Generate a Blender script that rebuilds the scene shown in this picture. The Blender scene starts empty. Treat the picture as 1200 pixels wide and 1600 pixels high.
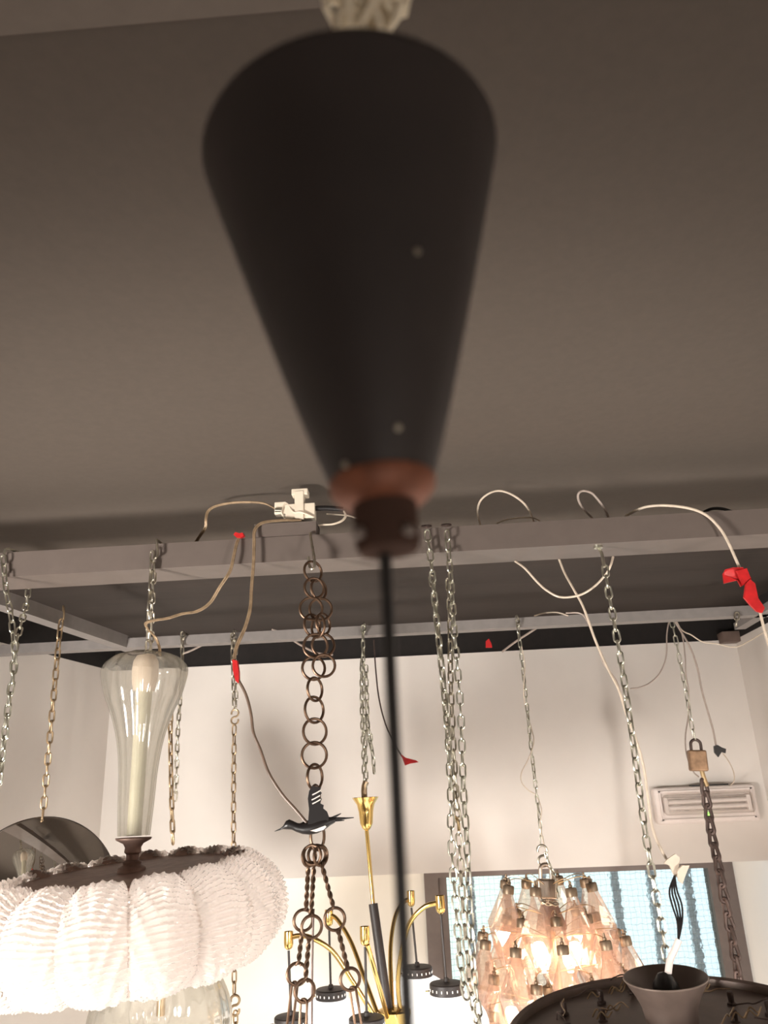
import bpy, math, random
from mathutils import Vector, Matrix
random.seed(7)
R = math.radians
C = bpy.context.scene.collection
EYE = Vector((0, 0, 2.5))
F_PX, PITCH, ROLL, YAW = 1210.0, R(20.2), R(2.42), R(2.8)

# ------------------------------------------------------------------ camera
fw = Vector((-math.sin(YAW) * math.cos(PITCH), math.cos(YAW) * math.cos(PITCH), math.sin(PITCH)))
r0 = Vector((math.cos(YAW), math.sin(YAW), 0))
u0 = r0.cross(fw)
rt = r0 * math.cos(ROLL) - u0 * math.sin(ROLL)
up = r0 * math.sin(ROLL) + u0 * math.cos(ROLL)
cd = bpy.data.cameras.new('camera')
cam = bpy.data.objects.new('camera', cd)
C.objects.link(cam)
cam.matrix_world = Matrix.Translation(EYE) @ Matrix((rt, up, -fw)).transposed().to_4x4()
cd.sensor_fit = 'VERTICAL'
cd.sensor_height = 36
cd.sensor_width = 27
cd.lens = F_PX / 1600 * 36
cd.clip_start = 0.02
cd.dof.use_dof = True
cd.dof.focus_distance = 2.0
cd.dof.aperture_fstop = 6.5
bpy.context.scene.camera = cam


def ray(px, py):
    return fw * F_PX + rt * (px - 600) + up * (800 - py)


def at(px, py, Y):                      # the point seen at a pixel, at depth Y into the room
    d = ray(px, py)
    return EYE + d * (Y / d.y)


def atz(px, py, z):                     # the point seen at a pixel, at height z
    d = ray(px, py)
    return EYE + d * ((z - EYE.z) / d.z)


# ------------------------------------------------------------------ materials
MATS = {}


def new_mat(name):
    m = bpy.data.materials.new(name)
    m.use_nodes = True
    m.node_tree.nodes.clear()
    MATS[name] = m
    nt = m.node_tree
    return m, nt, nt.nodes.new, nt.links.new


def mat(name, col, rough=.5, metal=0., var=.12, scale=30., bump=0., coat=0., spec=.5, stretch=None):
    m, nt, N, L = new_mat(name)
    out = N('ShaderNodeOutputMaterial')
    p = N('ShaderNodeBsdfPrincipled')
    L(p.outputs[0], out.inputs[0])
    tc = N('ShaderNodeTexCoord')
    mp = N('ShaderNodeMapping')
    if stretch: mp.inputs['Scale'].default_value = stretch
    L(tc.outputs['Object'], mp.inputs[0])
    nz = N('ShaderNodeTexNoise')
    nz.inputs['Scale'].default_value = scale
    nz.inputs['Detail'].default_value = 5
    L(mp.outputs[0], nz.inputs['Vector'])
    cr = N('ShaderNodeValToRGB')
    cr.color_ramp.elements[0].position = .3
    cr.color_ramp.elements[1].position = .7
    cr.color_ramp.elements[0].color = (*[c * (1 - var) for c in col], 1)
    cr.color_ramp.elements[1].color = (*[min(1, c * (1 + var)) for c in col], 1)
    L(nz.outputs['Fac'], cr.inputs[0])
    L(cr.outputs[0], p.inputs['Base Color'])
    p.inputs['Roughness'].default_value = rough
    p.inputs['Metallic'].default_value = metal
    p.inputs['Specular IOR Level'].default_value = spec
    if coat: p.inputs['Coat Weight'].default_value = coat
    if bump:
        b = N('ShaderNodeBump')
        b.inputs['Strength'].default_value = bump
        b.inputs['Distance'].default_value = .004
        L(nz.outputs['Fac'], b.inputs['Height'])
        L(b.outputs[0], p.inputs['Normal'])
    return m


def thin_glass(name, tint, ior=1.45, milk=0., gloss_rough=.05, milk_col=None, bump=0, bscale=40):
    m, nt, N, L = new_mat(name)
    out = N('ShaderNodeOutputMaterial')
    tr = N('ShaderNodeBsdfTransparent'); tr.inputs[0].default_value = (*tint, 1)
    gl = N('ShaderNodeBsdfGlossy'); gl.inputs['Roughness'].default_value = gloss_rough
    # more glass in the line of sight towards the silhouette: deeper tint there
    lt = N('ShaderNodeLayerWeight'); lt.inputs['Blend'].default_value = .5
    pt = N('ShaderNodeMath'); pt.operation = 'POWER'; pt.inputs[1].default_value = 3; L(lt.outputs['Facing'], pt.inputs[0])
    mt_ = N('ShaderNodeMix'); mt_.data_type = 'RGBA'; L(pt.outputs[0], mt_.inputs[0])
    mt_.inputs[6].default_value = (*tint, 1); mt_.inputs[7].default_value = (*[c ** 14 for c in tint], 1)
    L(mt_.outputs[2], tr.inputs[0])
    lw = N('ShaderNodeLayerWeight'); lw.inputs['Blend'].default_value = .5
    pw = N('ShaderNodeMath'); pw.operation = 'POWER'; pw.inputs[1].default_value = 2.0; L(lw.outputs['Facing'], pw.inputs[0])
    fr = N('ShaderNodeMath'); fr.operation = 'MULTIPLY_ADD'; fr.inputs[1].default_value = .55; fr.inputs[2].default_value = .075; L(pw.outputs[0], fr.inputs[0])
    base = tr
    if bump:
        tc = N('ShaderNodeTexCoord')
        nz = N('ShaderNodeTexNoise'); nz.inputs['Scale'].default_value = bscale
        L(tc.outputs['Object'], nz.inputs['Vector'])
        b = N('ShaderNodeBump'); b.inputs['Strength'].default_value = bump; b.inputs['Distance'].default_value = .01
        L(nz.outputs['Fac'], b.inputs['Height'])
        L(b.outputs[0], gl.inputs['Normal']); L(b.outputs[0], lw.inputs['Normal'])
    if milk:
        tl = N('ShaderNodeBsdfTranslucent'); tl.inputs[0].default_value = (*(milk_col or tint), 1)
        df = N('ShaderNodeBsdfDiffuse'); df.inputs[0].default_value = (*(milk_col or tint), 1)
        mm = N('ShaderNodeMixShader'); mm.inputs[0].default_value = .3
        L(tl.outputs[0], mm.inputs[1]); L(df.outputs[0], mm.inputs[2])
        mx = N('ShaderNodeMixShader'); mx.inputs[0].default_value = milk
        L(tr.outputs[0], mx.inputs[1]); L(mm.outputs[0], mx.inputs[2])
        base = mx
    ms = N('ShaderNodeMixShader')
    L(fr.outputs[0], ms.inputs[0]); L(base.outputs[0], ms.inputs[1]); L(gl.outputs[0], ms.inputs[2])
    L(ms.outputs[0], out.inputs[0])
    return m


def glow(name, col, strength):
    m, nt, N, L = new_mat(name)
    out = N('ShaderNodeOutputMaterial')
    e = N('ShaderNodeEmission'); e.inputs[0].default_value = (*col, 1); e.inputs[1].default_value = strength
    L(e.outputs[0], out.inputs[0])
    return m


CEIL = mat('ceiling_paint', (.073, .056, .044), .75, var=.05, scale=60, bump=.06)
WALL = mat('white_wall_paint', (.75, .70, .655), .8, var=.025, scale=6, bump=.05)
WALLC = mat('cream_wall_paint', (.88, .84, .76), .8, var=.02, scale=6, bump=.04)
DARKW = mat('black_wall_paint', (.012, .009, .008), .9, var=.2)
FLOOR = mat('floor_boards', (.30, .23, .18), .5, var=.2, scale=8, stretch=(1, 8, 1))
BEAM = mat('beam_paint', (.118, .093, .081), .45, var=.06, scale=25, bump=.03)
RAILM = mat('rail_paint', (.20, .18, .17), .5, var=.08)
FRAME = mat('window_frame_paint', (.16, .125, .11), .5, var=.08)
ZINC = mat('zinc_steel', (.62, .61, .52), .30, 1., var=.22, scale=60)
ZINCW = mat('worn_steel', (.50, .46, .38), .35, 1., var=.25, scale=60)
OLDBRASS = mat('aged_brass', (.36, .26, .16), .42, .85, var=.3, scale=50)
BRONZE = mat('bronze_ring_metal', (.12, .072, .046), .42, .8, var=.3, scale=40)
IRON = mat('dark_iron', (.085, .058, .05), .5, .6, var=.3, scale=40)
BRASS = mat('polished_brass', (.80, .56, .20), .16, 1., var=.08, scale=20)
BRASSD = mat('dull_brass', (.50, .36, .20), .35, .9, var=.2, scale=40)
BLACK = mat('black_lacquer', (.032, .025, .024), .5, var=.2, scale=12, spec=.5)
BLACKP = mat('black_plastic', (.013, .011, .011), .35, var=.1)
BROWNP = mat('brown_bakelite', (.075, .043, .033), .9, var=.15, spec=.08)
SCREWM = mat('dull_screw', (.22, .18, .16), .6, .3)
RUSTB = mat('rusty_brass', (.30, .185, .11), .5, .6, var=.3, scale=40)
COPPER = mat('orange_copper', (.24, .085, .045), .55, .3, var=.3, scale=60)
WHITEP = mat('cream_plastic', (.72, .62, .50), .45, var=.06)
WHITE2 = mat('white_plastic', (.78, .70, .66), .4, var=.04)
STRING = mat('cream_string', (.78, .68, .52), .8, var=.12, scale=90, bump=.2)
CORD_CLEAR = mat('brown_clear_cord', (.30, .21, .13), .25, .35, var=.25, scale=70)
CORD_CREAM = mat('cream_cord', (.60, .50, .40), .4, var=.12, scale=70)
CORD_GREY = mat('grey_cord', (.36, .29, .25), .45, var=.12, scale=70)
RED = mat('red_tape', (.44, .015, .016), .35, var=.2, scale=60)
PINKMETAL = mat('dusty_rose_metal', (.33, .22, .18), .5, .45, var=.22, scale=40, bump=.1)
CERAMIC = mat('ivory_ceramic', (.76, .62, .50), .4, var=.05)
OLIVE = mat('pale_olive_tube', (.60, .56, .43), .45, var=.08, scale=20)
DISHM = mat('brown_dish_paint', (.125, .09, .075), .45, .2, var=.12, scale=30, bump=.05)
DISHE = mat('dish_rim_paint', (.20, .15, .125), .4, .3, var=.1, scale=30)
MIRROR = mat('mirror_silver', (.80, .78, .74), .02, 1., var=.01)
PAPERT = mat('cream_masking_tape', (.62, .52, .42), .7, var=.12)
STEEL = mat('padlock_steel', (.62, .52, .43), .28, 1., var=.15, scale=30, stretch=(6, 6, 1))
LED = glow('green_led', (.25, 1, .1), 3)
CLEAR = thin_glass('clear_glass', (.955, .95, .93), 1.5, milk=.10, milk_col=(1, .97, .93), bump=.12, bscale=18)
PINKG = thin_glass('pink_glass', (.96, .885, .83), 1.5, milk=.17, milk_col=(1., .82, .72), bump=.25, bscale=25)
COVER = thin_glass('clear_cover', (.97, .96, .95), 1.4, milk=.04)
BULB = glow('warm_bulb', (1, .82, .62), 20)
BULBW = glow('soft_white_bulb', (1, .91, .83), 6)
OPAL = glow('opal_lit_glass', (1, .94, .87), 1.35)
SLOT = glow('lit_slot', (1, .88, .75), 1.3)

# ribbed glass leaf: milky, lets the bulbs shine through
m, nt, N, L = new_mat('frosted_leaf_glass'); LEAF = m
out = N('ShaderNodeOutputMaterial')
tl = N('ShaderNodeBsdfTranslucent'); tl.inputs[0].default_value = (.97, .90, .85, 1)
tp = N('ShaderNodeBsdfTransparent'); tp.inputs[0].default_value = (.95, .93, .90, 1)
df = N('ShaderNodeBsdfDiffuse'); df.inputs[0].default_value = (.90, .82, .77, 1)
gl = N('ShaderNodeBsdfGlossy'); gl.inputs['Roughness'].default_value = .13
fr = N('ShaderNodeFresnel'); fr.inputs['IOR'].default_value = 1.55
tc = N('ShaderNodeTexCoord'); nz = N('ShaderNodeTexNoise'); nz.inputs['Scale'].default_value = 160
bp = N('ShaderNodeBump'); bp.inputs['Strength'].default_value = .35; bp.inputs['Distance'].default_value = .003
L(tc.outputs['Object'], nz.inputs['Vector']); L(nz.outputs['Fac'], bp.inputs['Height'])
for q in (tl, df, gl, fr): L(bp.outputs[0], q.inputs['Normal'])
m1 = N('ShaderNodeMixShader'); m1.inputs[0].default_value = .30
m2 = N('ShaderNodeMixShader'); m2.inputs[0].default_value = .0
m3 = N('ShaderNodeMixShader')
L(tl.outputs[0], m1.inputs[1]); L(df.outputs[0], m1.inputs[2])
L(m1.outputs[0], m2.inputs[1]); L(tp.outputs[0], m2.inputs[2])
L(fr.outputs[0], m3.inputs[0]); L(m2.outputs[0], m3.inputs[1]); L(gl.outputs[0], m3.inputs[2])
L(m3.outputs[0], out.inputs[0])

# wired cathedral glass of the window
m, nt, N, L = new_mat('wired_window_glass'); WGLASS = m
out = N('ShaderNodeOutputMaterial')
tc = N('ShaderNodeTexCoord')
vo = N('ShaderNodeTexVoronoi'); vo.inputs['Scale'].default_value = 60
L(tc.outputs['Object'], vo.inputs['Vector'])
bp = N('ShaderNodeBump'); bp.inputs['Strength'].default_value = .8; bp.inputs['Distance'].default_value = .006
L(vo.outputs['Distance'], bp.inputs['Height'])
rf = N('ShaderNodeBsdfRefraction'); rf.inputs['IOR'].default_value = 1.12; rf.inputs['Roughness'].default_value = .04
rf.inputs['Color'].default_value = (.93, .97, .96, 1)
L(bp.outputs[0], rf.inputs['Normal'])
gl = N('ShaderNodeBsdfGlossy'); gl.inputs['Roughness'].default_value = .08
L(bp.outputs[0], gl.inputs['Normal'])
fr = N('ShaderNodeFresnel'); fr.inputs['IOR'].default_value = 1.4
ms = N('ShaderNodeMixShader')
L(fr.outputs[0], ms.inputs[0]); L(rf.outputs[0], ms.inputs[1]); L(gl.outputs[0], ms.inputs[2])
sx = N('ShaderNodeSeparateXYZ'); L(tc.outputs['Object'], sx.inputs[0])
nzw = N('ShaderNodeTexNoise'); nzw.inputs['Scale'].default_value = 30; L(tc.outputs['Object'], nzw.inputs['Vector'])


def line_mask(sock, pitch, w):
    a = N('ShaderNodeMath'); a.operation = 'MULTIPLY_ADD'; a.inputs[1].default_value = .016
    L(nzw.outputs['Fac'], a.inputs[0]); L(sock, a.inputs[2])
    b = N('ShaderNodeMath'); b.operation = 'PINGPONG'; b.inputs[1].default_value = pitch / 2
    L(a.outputs[0], b.inputs[0])
    c = N('ShaderNodeMath'); c.operation = 'LESS_THAN'; c.inputs[1].default_value = w
    L(b.outputs[0], c.inputs[0])
    return c


a = line_mask(sx.outputs['X'], .0225, .0009); b = line_mask(sx.outputs['Z'], .0225, .0012)
mxm = N('ShaderNodeMath'); mxm.operation = 'MAXIMUM'; L(a.outputs[0], mxm.inputs[0]); L(b.outputs[0], mxm.inputs[1])
wfac = N('ShaderNodeMath'); wfac.operation = 'MULTIPLY'; wfac.inputs[1].default_value = .24; L(mxm.outputs[0], wfac.inputs[0])
wd = N('ShaderNodeBsdfDiffuse'); wd.inputs[0].default_value = (.20, .25, .25, 1)
m5 = N('ShaderNodeMixShader'); L(wfac.outputs[0], m5.inputs[0]); L(ms.outputs[0], m5.inputs[1]); L(wd.outputs[0], m5.inputs[2])
L(m5.outputs[0], out.inputs[0])


# ------------------------------------------------------------------ mesh building
def cr_spline(pts, n=8):
    pts = [Vector(p) for p in pts]
    if len(pts) < 3: return pts
    res = []
    P = [pts[0] * 2 - pts[1]] + pts + [pts[-1] * 2 - pts[-2]]
    for i in range(1, len(P) - 2):
        a, b, c, d = P[i - 1], P[i], P[i + 1], P[i + 2]
        for k in range(n):
            t = k / n
            res.append(.5 * ((2 * b) + (c - a) * t + (2 * a - 5 * b + 4 * c - d) * t * t + (3 * b - a - 3 * c + d) * t ** 3))
    res.append(pts[-1])
    return res


class MB:
    def __init__(s):
        s.v = []; s.f = []; s.flat = []

    def box(s, lo, hi):
        lo, hi = Vector(lo), Vector(hi)
        b = len(s.v)
        for z in (lo.z, hi.z):
            for x, y in ((lo.x, lo.y), (hi.x, lo.y), (hi.x, hi.y), (lo.x, hi.y)):
                s.v.append(Vector((x, y, z)))
        s.f += [tuple(b + i for i in q) for q in ((3, 2, 1, 0), (4, 5, 6, 7), (0, 1, 5, 4), (1, 2, 6, 5), (2, 3, 7, 6), (3, 0, 4, 7))]
        return s

    def obox(s, M, hx, hy, hz):           # oriented box
        b = len(s.v)
        for z in (-hz, hz):
            for x, y in ((-hx, -hy), (hx, -hy), (hx, hy), (-hx, hy)):
                s.v.append(M @ Vector((x, y, z)))
        s.f += [tuple(b + i for i in q) for q in ((3, 2, 1, 0), (4, 5, 6, 7), (0, 1, 5, 4), (1, 2, 6, 5), (2, 3, 7, 6), (3, 0, 4, 7))]
        return s

    def prism(s, poly, z0, z1):
        b = len(s.v); n = len(poly)
        for z in (z0, z1):
            for x, y in poly: s.v.append(Vector((x, y, z)))
        s.f.append(tuple(b + i for i in range(n))[::-1]); s.f.append(tuple(b + n + i for i in range(n)))
        for i in range(n):
            j = (i + 1) % n
            s.f.append((b + i, b + j, b + n + j, b + n + i))
        return s

    def tube(s, pts, r, seg=8, closed=False, sub=0, caps=True):
        if sub: pts = cr_spline(pts, sub)
        pts = [Vector(p) for p in pts]
        n = len(pts)
        rr = r if isinstance(r, (list, tuple)) else [r] * n
        if len(rr) != n:
            rr = [rr[0] + (rr[-1] - rr[0]) * i / (n - 1) for i in range(n)]
        b = len(s.v); nrm = None
        for i, p in enumerate(pts):
            if closed: t = pts[(i + 1) % n] - pts[i - 1]
            else: t = pts[min(i + 1, n - 1)] - pts[max(i - 1, 0)]
            if t.length < 1e-9: t = Vector((0, 0, 1))
            t.normalize()
            if nrm is None:
                nrm = t.orthogonal().normalized()
            nrm = (nrm - t * nrm.dot(t))
            if nrm.length < 1e-6: nrm = t.orthogonal()
            nrm.normalize()
            bn = t.cross(nrm)
            for k in range(seg):
                a = 2 * math.pi * k / seg
                s.v.append(p + (nrm * math.cos(a) + bn * math.sin(a)) * rr[i])
        for i in range(n if closed else n - 1):
            j = (i + 1) % n
            for k in range(seg):
                l = (k + 1) % seg
                s.f.append((b + i * seg + k, b + i * seg + l, b + j * seg + l, b + j * seg + k))
        if caps and not closed:
            s.f.append(tuple(b + k for k in range(seg))[::-1])
            s.f.append(tuple(b + (n - 1) * seg + k for k in range(seg)))
        return s

    def lathe(s, prof, seg=40, M=None, lobes=0, lamp=0., cap=False, closed=False):
        M = M or Matrix.Identity(4)
        b = len(s.v); n = len(prof)
        for i, (r, z) in enumerate(prof):
            for k in range(seg):
                a = 2 * math.pi * k / seg
                q = r * (1 + lamp * math.cos(lobes * a)) if lobes else r
                s.v.append(M @ Vector((q * math.cos(a), q * math.sin(a), z)))
        for i in range(n if closed else n - 1):
            j = (i + 1) % n
            for k in range(seg):
                l = (k + 1) % seg
                s.f.append((b + i * seg + k, b + i * seg + l, b + j * seg + l, b + j * seg + k))
        if cap and not closed:
            s.f.append(tuple(b + k for k in range(seg))[::-1])
            s.f.append(tuple(b + (n - 1) * seg + k for k in range(seg)))
        return s

    def loft(s, rings):
        b = len(s.v); n = len(rings); m_ = len(rings[0])
        for r_ in rings: s.v += [Vector(p) for p in r_]
        for i in range(n - 1):
            for k in range(m_):
                l = (k + 1) % m_
                s.f.append((b + i * m_ + k, b + i * m_ + l, b + (i + 1) * m_ + l, b + (i + 1) * m_ + k))
        s.f.append(tuple(b + k for k in range(m_))[::-1]); s.f.append(tuple(b + (n - 1) * m_ + k for k in range(m_)))
        return s

    def slab(s, poly, nrm, th):           # a planar polygon given real thickness
        b = len(s.v); n = len(poly); nrm = Vector(nrm).normalized() * th / 2
        for sg in (-1, 1):
            for p in poly: s.v.append(Vector(p) + nrm * sg)
        s.f.append(tuple(b + i for i in range(n))[::-1]); s.f.append(tuple(b + n + i for i in range(n)))
        for i in range(n):
            j = (i + 1) % n
            s.f.append((b + i, b + j, b + n + j, b + n + i))
        return s

    def mesh(s, name, mt, origin=(0, 0, 0), smooth=True):
        o = Vector(origin)
        me = bpy.data.meshes.new(name)
        me.from_pydata([p - o for p in s.v], [], s.f)
        me.materials.append(mt)
        import bmesh as _b
        bm = _b.new(); bm.from_mesh(me); _b.ops.recalc_face_normals(bm, faces=bm.faces)
        if smooth:
            for f in bm.faces: f.smooth = True
            for e in bm.edges:
                if len(e.link_faces) == 2 and e.calc_face_angle(0) > R(40): e.smooth = False
        bm.to_mesh(me); bm.free()
        return me

    def build(s, name, mt, parent=None, origin=(0, 0, 0), smooth=True):
        return link_mesh(name, s.mesh(name, mt, origin, smooth), parent)


def link_mesh(name, me, parent=None, M=None):
    o = bpy.data.objects.new(name, me)
    C.objects.link(o)
    if parent: o.parent = parent
    if M is not None: o.matrix_basis = M
    return o


def tag(o, label, cat, group=None, kind=None):
    o['label'] = label; o['category'] = cat
    if group: o['group'] = group
    if kind: o['kind'] = kind
    return o


def thing(name, label, cat, loc, group=None, kind=None):
    o = bpy.data.objects.new(name, None)
    o.empty_display_size = .05
    C.objects.link(o); o.location = loc
    return tag(o, label, cat, group, kind)


def solo(name, mb, mt, label, cat, origin=None, group=None, kind=None, smooth=True):   # a thing that is one mesh
    origin = Vector(origin) if origin is not None else mb.v[0].copy()
    o = mb.build(name, mt, None, origin, smooth); o.location = origin
    return tag(o, label, cat, group, kind)


def struct(name, mb, mt, parent=None):
    o = mb.build(name, mt, parent, smooth=False)
    if parent is None: o['kind'] = 'structure'
    return o


# ------------------------------------------------------------------ the room
YB, YL = 3.70, 3.85                      # upper back wall face and set-back lower wall
ZC = EYE.z + .76                         # ceiling
Z_WT = at(600, 1027, YB).z               # top of the white paint
Z_HD = at(600, 1367, YB).z               # bottom edge of the upper wall
XR = at(1181, 1160, YB).x
XL = at(176, 1053, YB).x
dl = ray(900, 1231); dl.z = 0; dl.normalize()            # direction of the left wall
YF = -2.4
kL = dl.x / dl.y
xl = lambda y: XL + (y - YB) * kL
FLAT = .12
print('ROOM', Z_WT, Z_HD, XL, XR, kL)
struct('floor', MB().prism([(xl(YF) - .3, YF - .2), (XR + .2, YF - .2), (XR + .2, 4.1), (xl(4.1) - .3, 4.1)], -.1, 0), FLOOR)
struct('ceiling', MB().prism([(xl(YF) - .3, YF - .2), (XR + .2, YF - .2), (XR + .2, 4.1), (xl(4.1) - .3, 4.1)], ZC, ZC + .1), CEIL)
pL = [(xl(YF), YF), (xl(4.1), 4.1), (xl(4.1) - FLAT, 4.1), (xl(YF) - FLAT, YF)]
struct('wall_left', MB().prism(pL, 0, Z_WT), WALL)
struct('trim_1', MB().prism(pL, Z_WT, ZC), DARKW)
struct('wall_right', MB().box((XR, YF, 0), (XR + FLAT, YB, Z_WT)), WALL)
struct('trim_2', MB().box((XR, YF, Z_WT), (XR + FLAT, 4.1, ZC)), DARKW)
struct('wall_front', MB().box((xl(YF) - FLAT, YF - FLAT, 0), (XR + FLAT, YF, ZC)), mat('taupe_wall_paint', (.22, .18, .15), .8, var=.05))
# window opening
WX0, WX1 = at(664, 1400, YL).x, at(1151, 1400, YL).x
WZ1, WZ0 = Z_HD + .02, Z_HD - 1.5
XRR = XR + .12
wb = MB()
wb.box((xl(YB) - .05, YB, Z_HD), (XR + FLAT, 4.05, Z_WT))
wbo = struct('wall_back', wb, WALL)
wb = MB()
wb.box((xl(YL) - .05, YL, 0), (WX0, 4.05, Z_HD))
wb.box((WX1, YL, 0), (XR + FLAT, 4.05, Z_HD))
wb.box((WX0, YL, 0), (WX1, 4.05, WZ0))
struct('wall_back', wb, WALLC)
struct('trim_3', MB().box((xl(YB) - .05, YB + .01, Z_WT), (XR + FLAT, 4.05, ZC)), DARKW)
# step in the ceiling overhead
a, b = atz(0, 58, ZC - .02), atz(1200, -46, ZC - .02)
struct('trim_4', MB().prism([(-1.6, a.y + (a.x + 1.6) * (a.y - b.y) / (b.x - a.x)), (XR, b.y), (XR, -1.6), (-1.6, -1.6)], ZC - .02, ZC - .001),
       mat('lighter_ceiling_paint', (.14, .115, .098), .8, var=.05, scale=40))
struct('trim_5', MB().prism([(xl(2.48), 2.48), (XR, 2.48), (XR, 3.70), (xl(3.7), 3.70)], ZC - .012, ZC - .001), mat('dark_brown_rear_ceiling', (.028, .019, .015), .7, var=.15, scale=6, stretch=(1, 10, 1)))  # added sheet, gives the ceiling beyond the beam a darker colour
# window
win = thing('window_1', 'wide dark-framed window of wired textured glass below the back wall header', 'window', ((WX0 + WX1) / 2, YL, WZ0), kind='structure')
o = win.location
for nm, lo, hi in (('window_frame', (WX0, YL - .02, WZ0), (WX0 + .062, YL + .05, Z_HD)), ('window_frame', (WX1 - .11, YL - .02, WZ0), (WX1, YL + .05, Z_HD)),
                   ('window_frame', (WX0 + .062, YL - .02, Z_HD - .032), (WX1 - .11, YL + .05, Z_HD)), ('window_frame', (WX0 + .062, YL - .02, WZ0), (WX1 - .11, YL + .05, WZ0 + .07))):
    MB().box(lo, hi).build(nm, FRAME, win, o, False)
MB().box((WX0 + .062, YL - .005, WZ0), (WX0 + .10, YL + .06, Z_HD - .032)).build('window_sash', FRAME, win, o, False)
MB().box((WX0 + .10, YL + .015, WZ0 + .07), (WX1 - .11, YL + .021, Z_HD - .032)).build('window_pane', WGLASS, win, o, False)
BARM = mat('outside_bar_paint', (.50, .55, .66), .6)
for k in range(8):
    px = 733 + 56.3 * k - 56
    x = at(px, 1365, 4.02).x
    MB().box((x - .017, 4.0, WZ0 - .1), (x + .017, 4.03, Z_HD + .05)).build('window_bar', BARM, win, o, False)

# outdoors: daylight, greenish over the garden side and blue over the yard
w = bpy.data.worlds.new('world'); bpy.context.scene.world = w; w.use_nodes = True
nt = w.node_tree; nt.nodes.clear(); N = nt.nodes.new; L = nt.links.new
wo = N('ShaderNodeOutputWorld'); bg = N('ShaderNodeBackground'); L(bg.outputs[0], wo.inputs[0])
tc = N('ShaderNodeTexCoord'); sx = N('ShaderNodeSeparateXYZ'); L(tc.outputs['Generated'], sx.inputs[0])
cr = N('ShaderNodeValToRGB'); L(sx.outputs['X'], cr.inputs[0])
cr.color_ramp.elements[0].position = .05; cr.color_ramp.elements[0].color = (.74, .88, .82, 1)
cr.color_ramp.elements[1].position = .36; cr.color_ramp.elements[1].color = (.66, .80, .95, 1)
L(cr.outputs[0], bg.inputs[0]); bg.inputs[1].default_value = 1.08

# ------------------------------------------------------------------ beams and rails
YBM = 1.80
bt, bb = at(600, 829, YBM).z, at(600, 868, YBM).z
YBR = atz(600, 889, bb).y
print('BEAM', bt, bb, YBR)


def hollow(lo, hi, t=.004):               # rectangular steel tube running along x
    mb = MB()
    mb.box(lo, (hi[0], hi[1], lo[2] + t)); mb.box((lo[0], lo[1], hi[2] - t), hi)
    mb.box((lo[0], lo[1], lo[2] + t), (hi[0], lo[1] + t, hi[2] - t)); mb.box((lo[0], hi[1] - t, lo[2] + t), (hi[0], hi[1], hi[2] - t))
    return mb


solo('steel_beam', hollow((xl(YBM) + .03, YBM, bb), (XR, YBR, bt)), BEAM,
     'thick brown-grey steel beam across the room nearest the black cone, carrying the hooks', 'beam', kind='thing', smooth=False)
ZR0 = Z_R = at(600, 991, 2.75).z
rt_ = at(600, 976, 2.75).z
solo('rear_rail', MB().box((xl(2.75), 2.75, ZR0), (XR, 2.80, rt_)), RAILM,
     'thin grey rail running parallel to the back wall just before the black gap', 'rail', kind='thing', smooth=False)
a, b = atz(0, 945, ZR0), atz(216, 1018, ZR0)
d = (b - a); d.z = 0; d.normalize(); n = Vector((-d.y, d.x, 0))
a2 = a + d * ((YBR + .004 - a.y) / d.y); b2 = b + d * .05
solo('side_rail', MB().prism([(q.x, q.y) for q in (a2, b2, b2 + n * .05, a2 + n * .05)], ZR0 + .001, rt_ + .01), RAILM,
     'thin grey rail slanting along the left wall, holding the brass mirror chain', 'rail', kind='thing', smooth=False)
a, b = atz(1148, 984, ZR0), atz(1200, 952, ZR0)
d = (b - a); d.z = 0; d.normalize(); n = Vector((d.y, -d.x, 0))
b2 = b + d * .3
solo('side_rail', MB().prism([(q.x, q.y) for q in (a, b2, b2 - n * .04, a - n * .04)], ZR0, rt_ - .01), RAILM,
     'short grey rail slanting at the right corner behind the red tape', 'rail', kind='thing', smooth=False)
a = at(1131, 1003, YB - .06); b = at(1186, 984, YB - .06)
solo('junction_box', MB().box((a.x, YB - .06, a.z), (b.x, YB + .008, b.z)), mat('brown_box', (.16, .11, .09), .6),
     'small brown box in the black gap above the right end of the white wall', 'box', smooth=False)

# ------------------------------------------------------------------ chains
LINKS = {}


def link_data(pitch, width, wire, mt, pear=False):
    key = (round(pitch, 4), round(width, 4), round(wire, 4), mt.name, pear)
    if key not in LINKS:
        Lh = pitch / 2 + wire * .9        # half length to wire centre
        rw = width / 2 - wire
        pts = []
        n = 7
        for sgn in (1, -1):
            for k in range(n):
                a = math.pi * k / (n - 1)
                w_ = rw * (.62 if pear and sgn < 0 else 1)
                x, z = w_ * math.cos(a) * sgn, sgn * (Lh - w_) + w_ * math.sin(a) * sgn
                pts.append(Vector((x, 0, z)))
        LINKS[key] = MB().tube(pts, wire, 7, closed=True).mesh('link', mt)
    return LINKS[key]


def resample(pts, step):
    out_ = [pts[0].copy()]; acc = 0.
    for p, q in zip(pts, pts[1:]):
        seg = (q - p).length
        if seg < 1e-9: continue
        t = step - acc
        while t <= seg:
            out_.append(p + (q - p) * (t / seg)); t += step
        acc = (acc + seg) % step
    return out_


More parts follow.
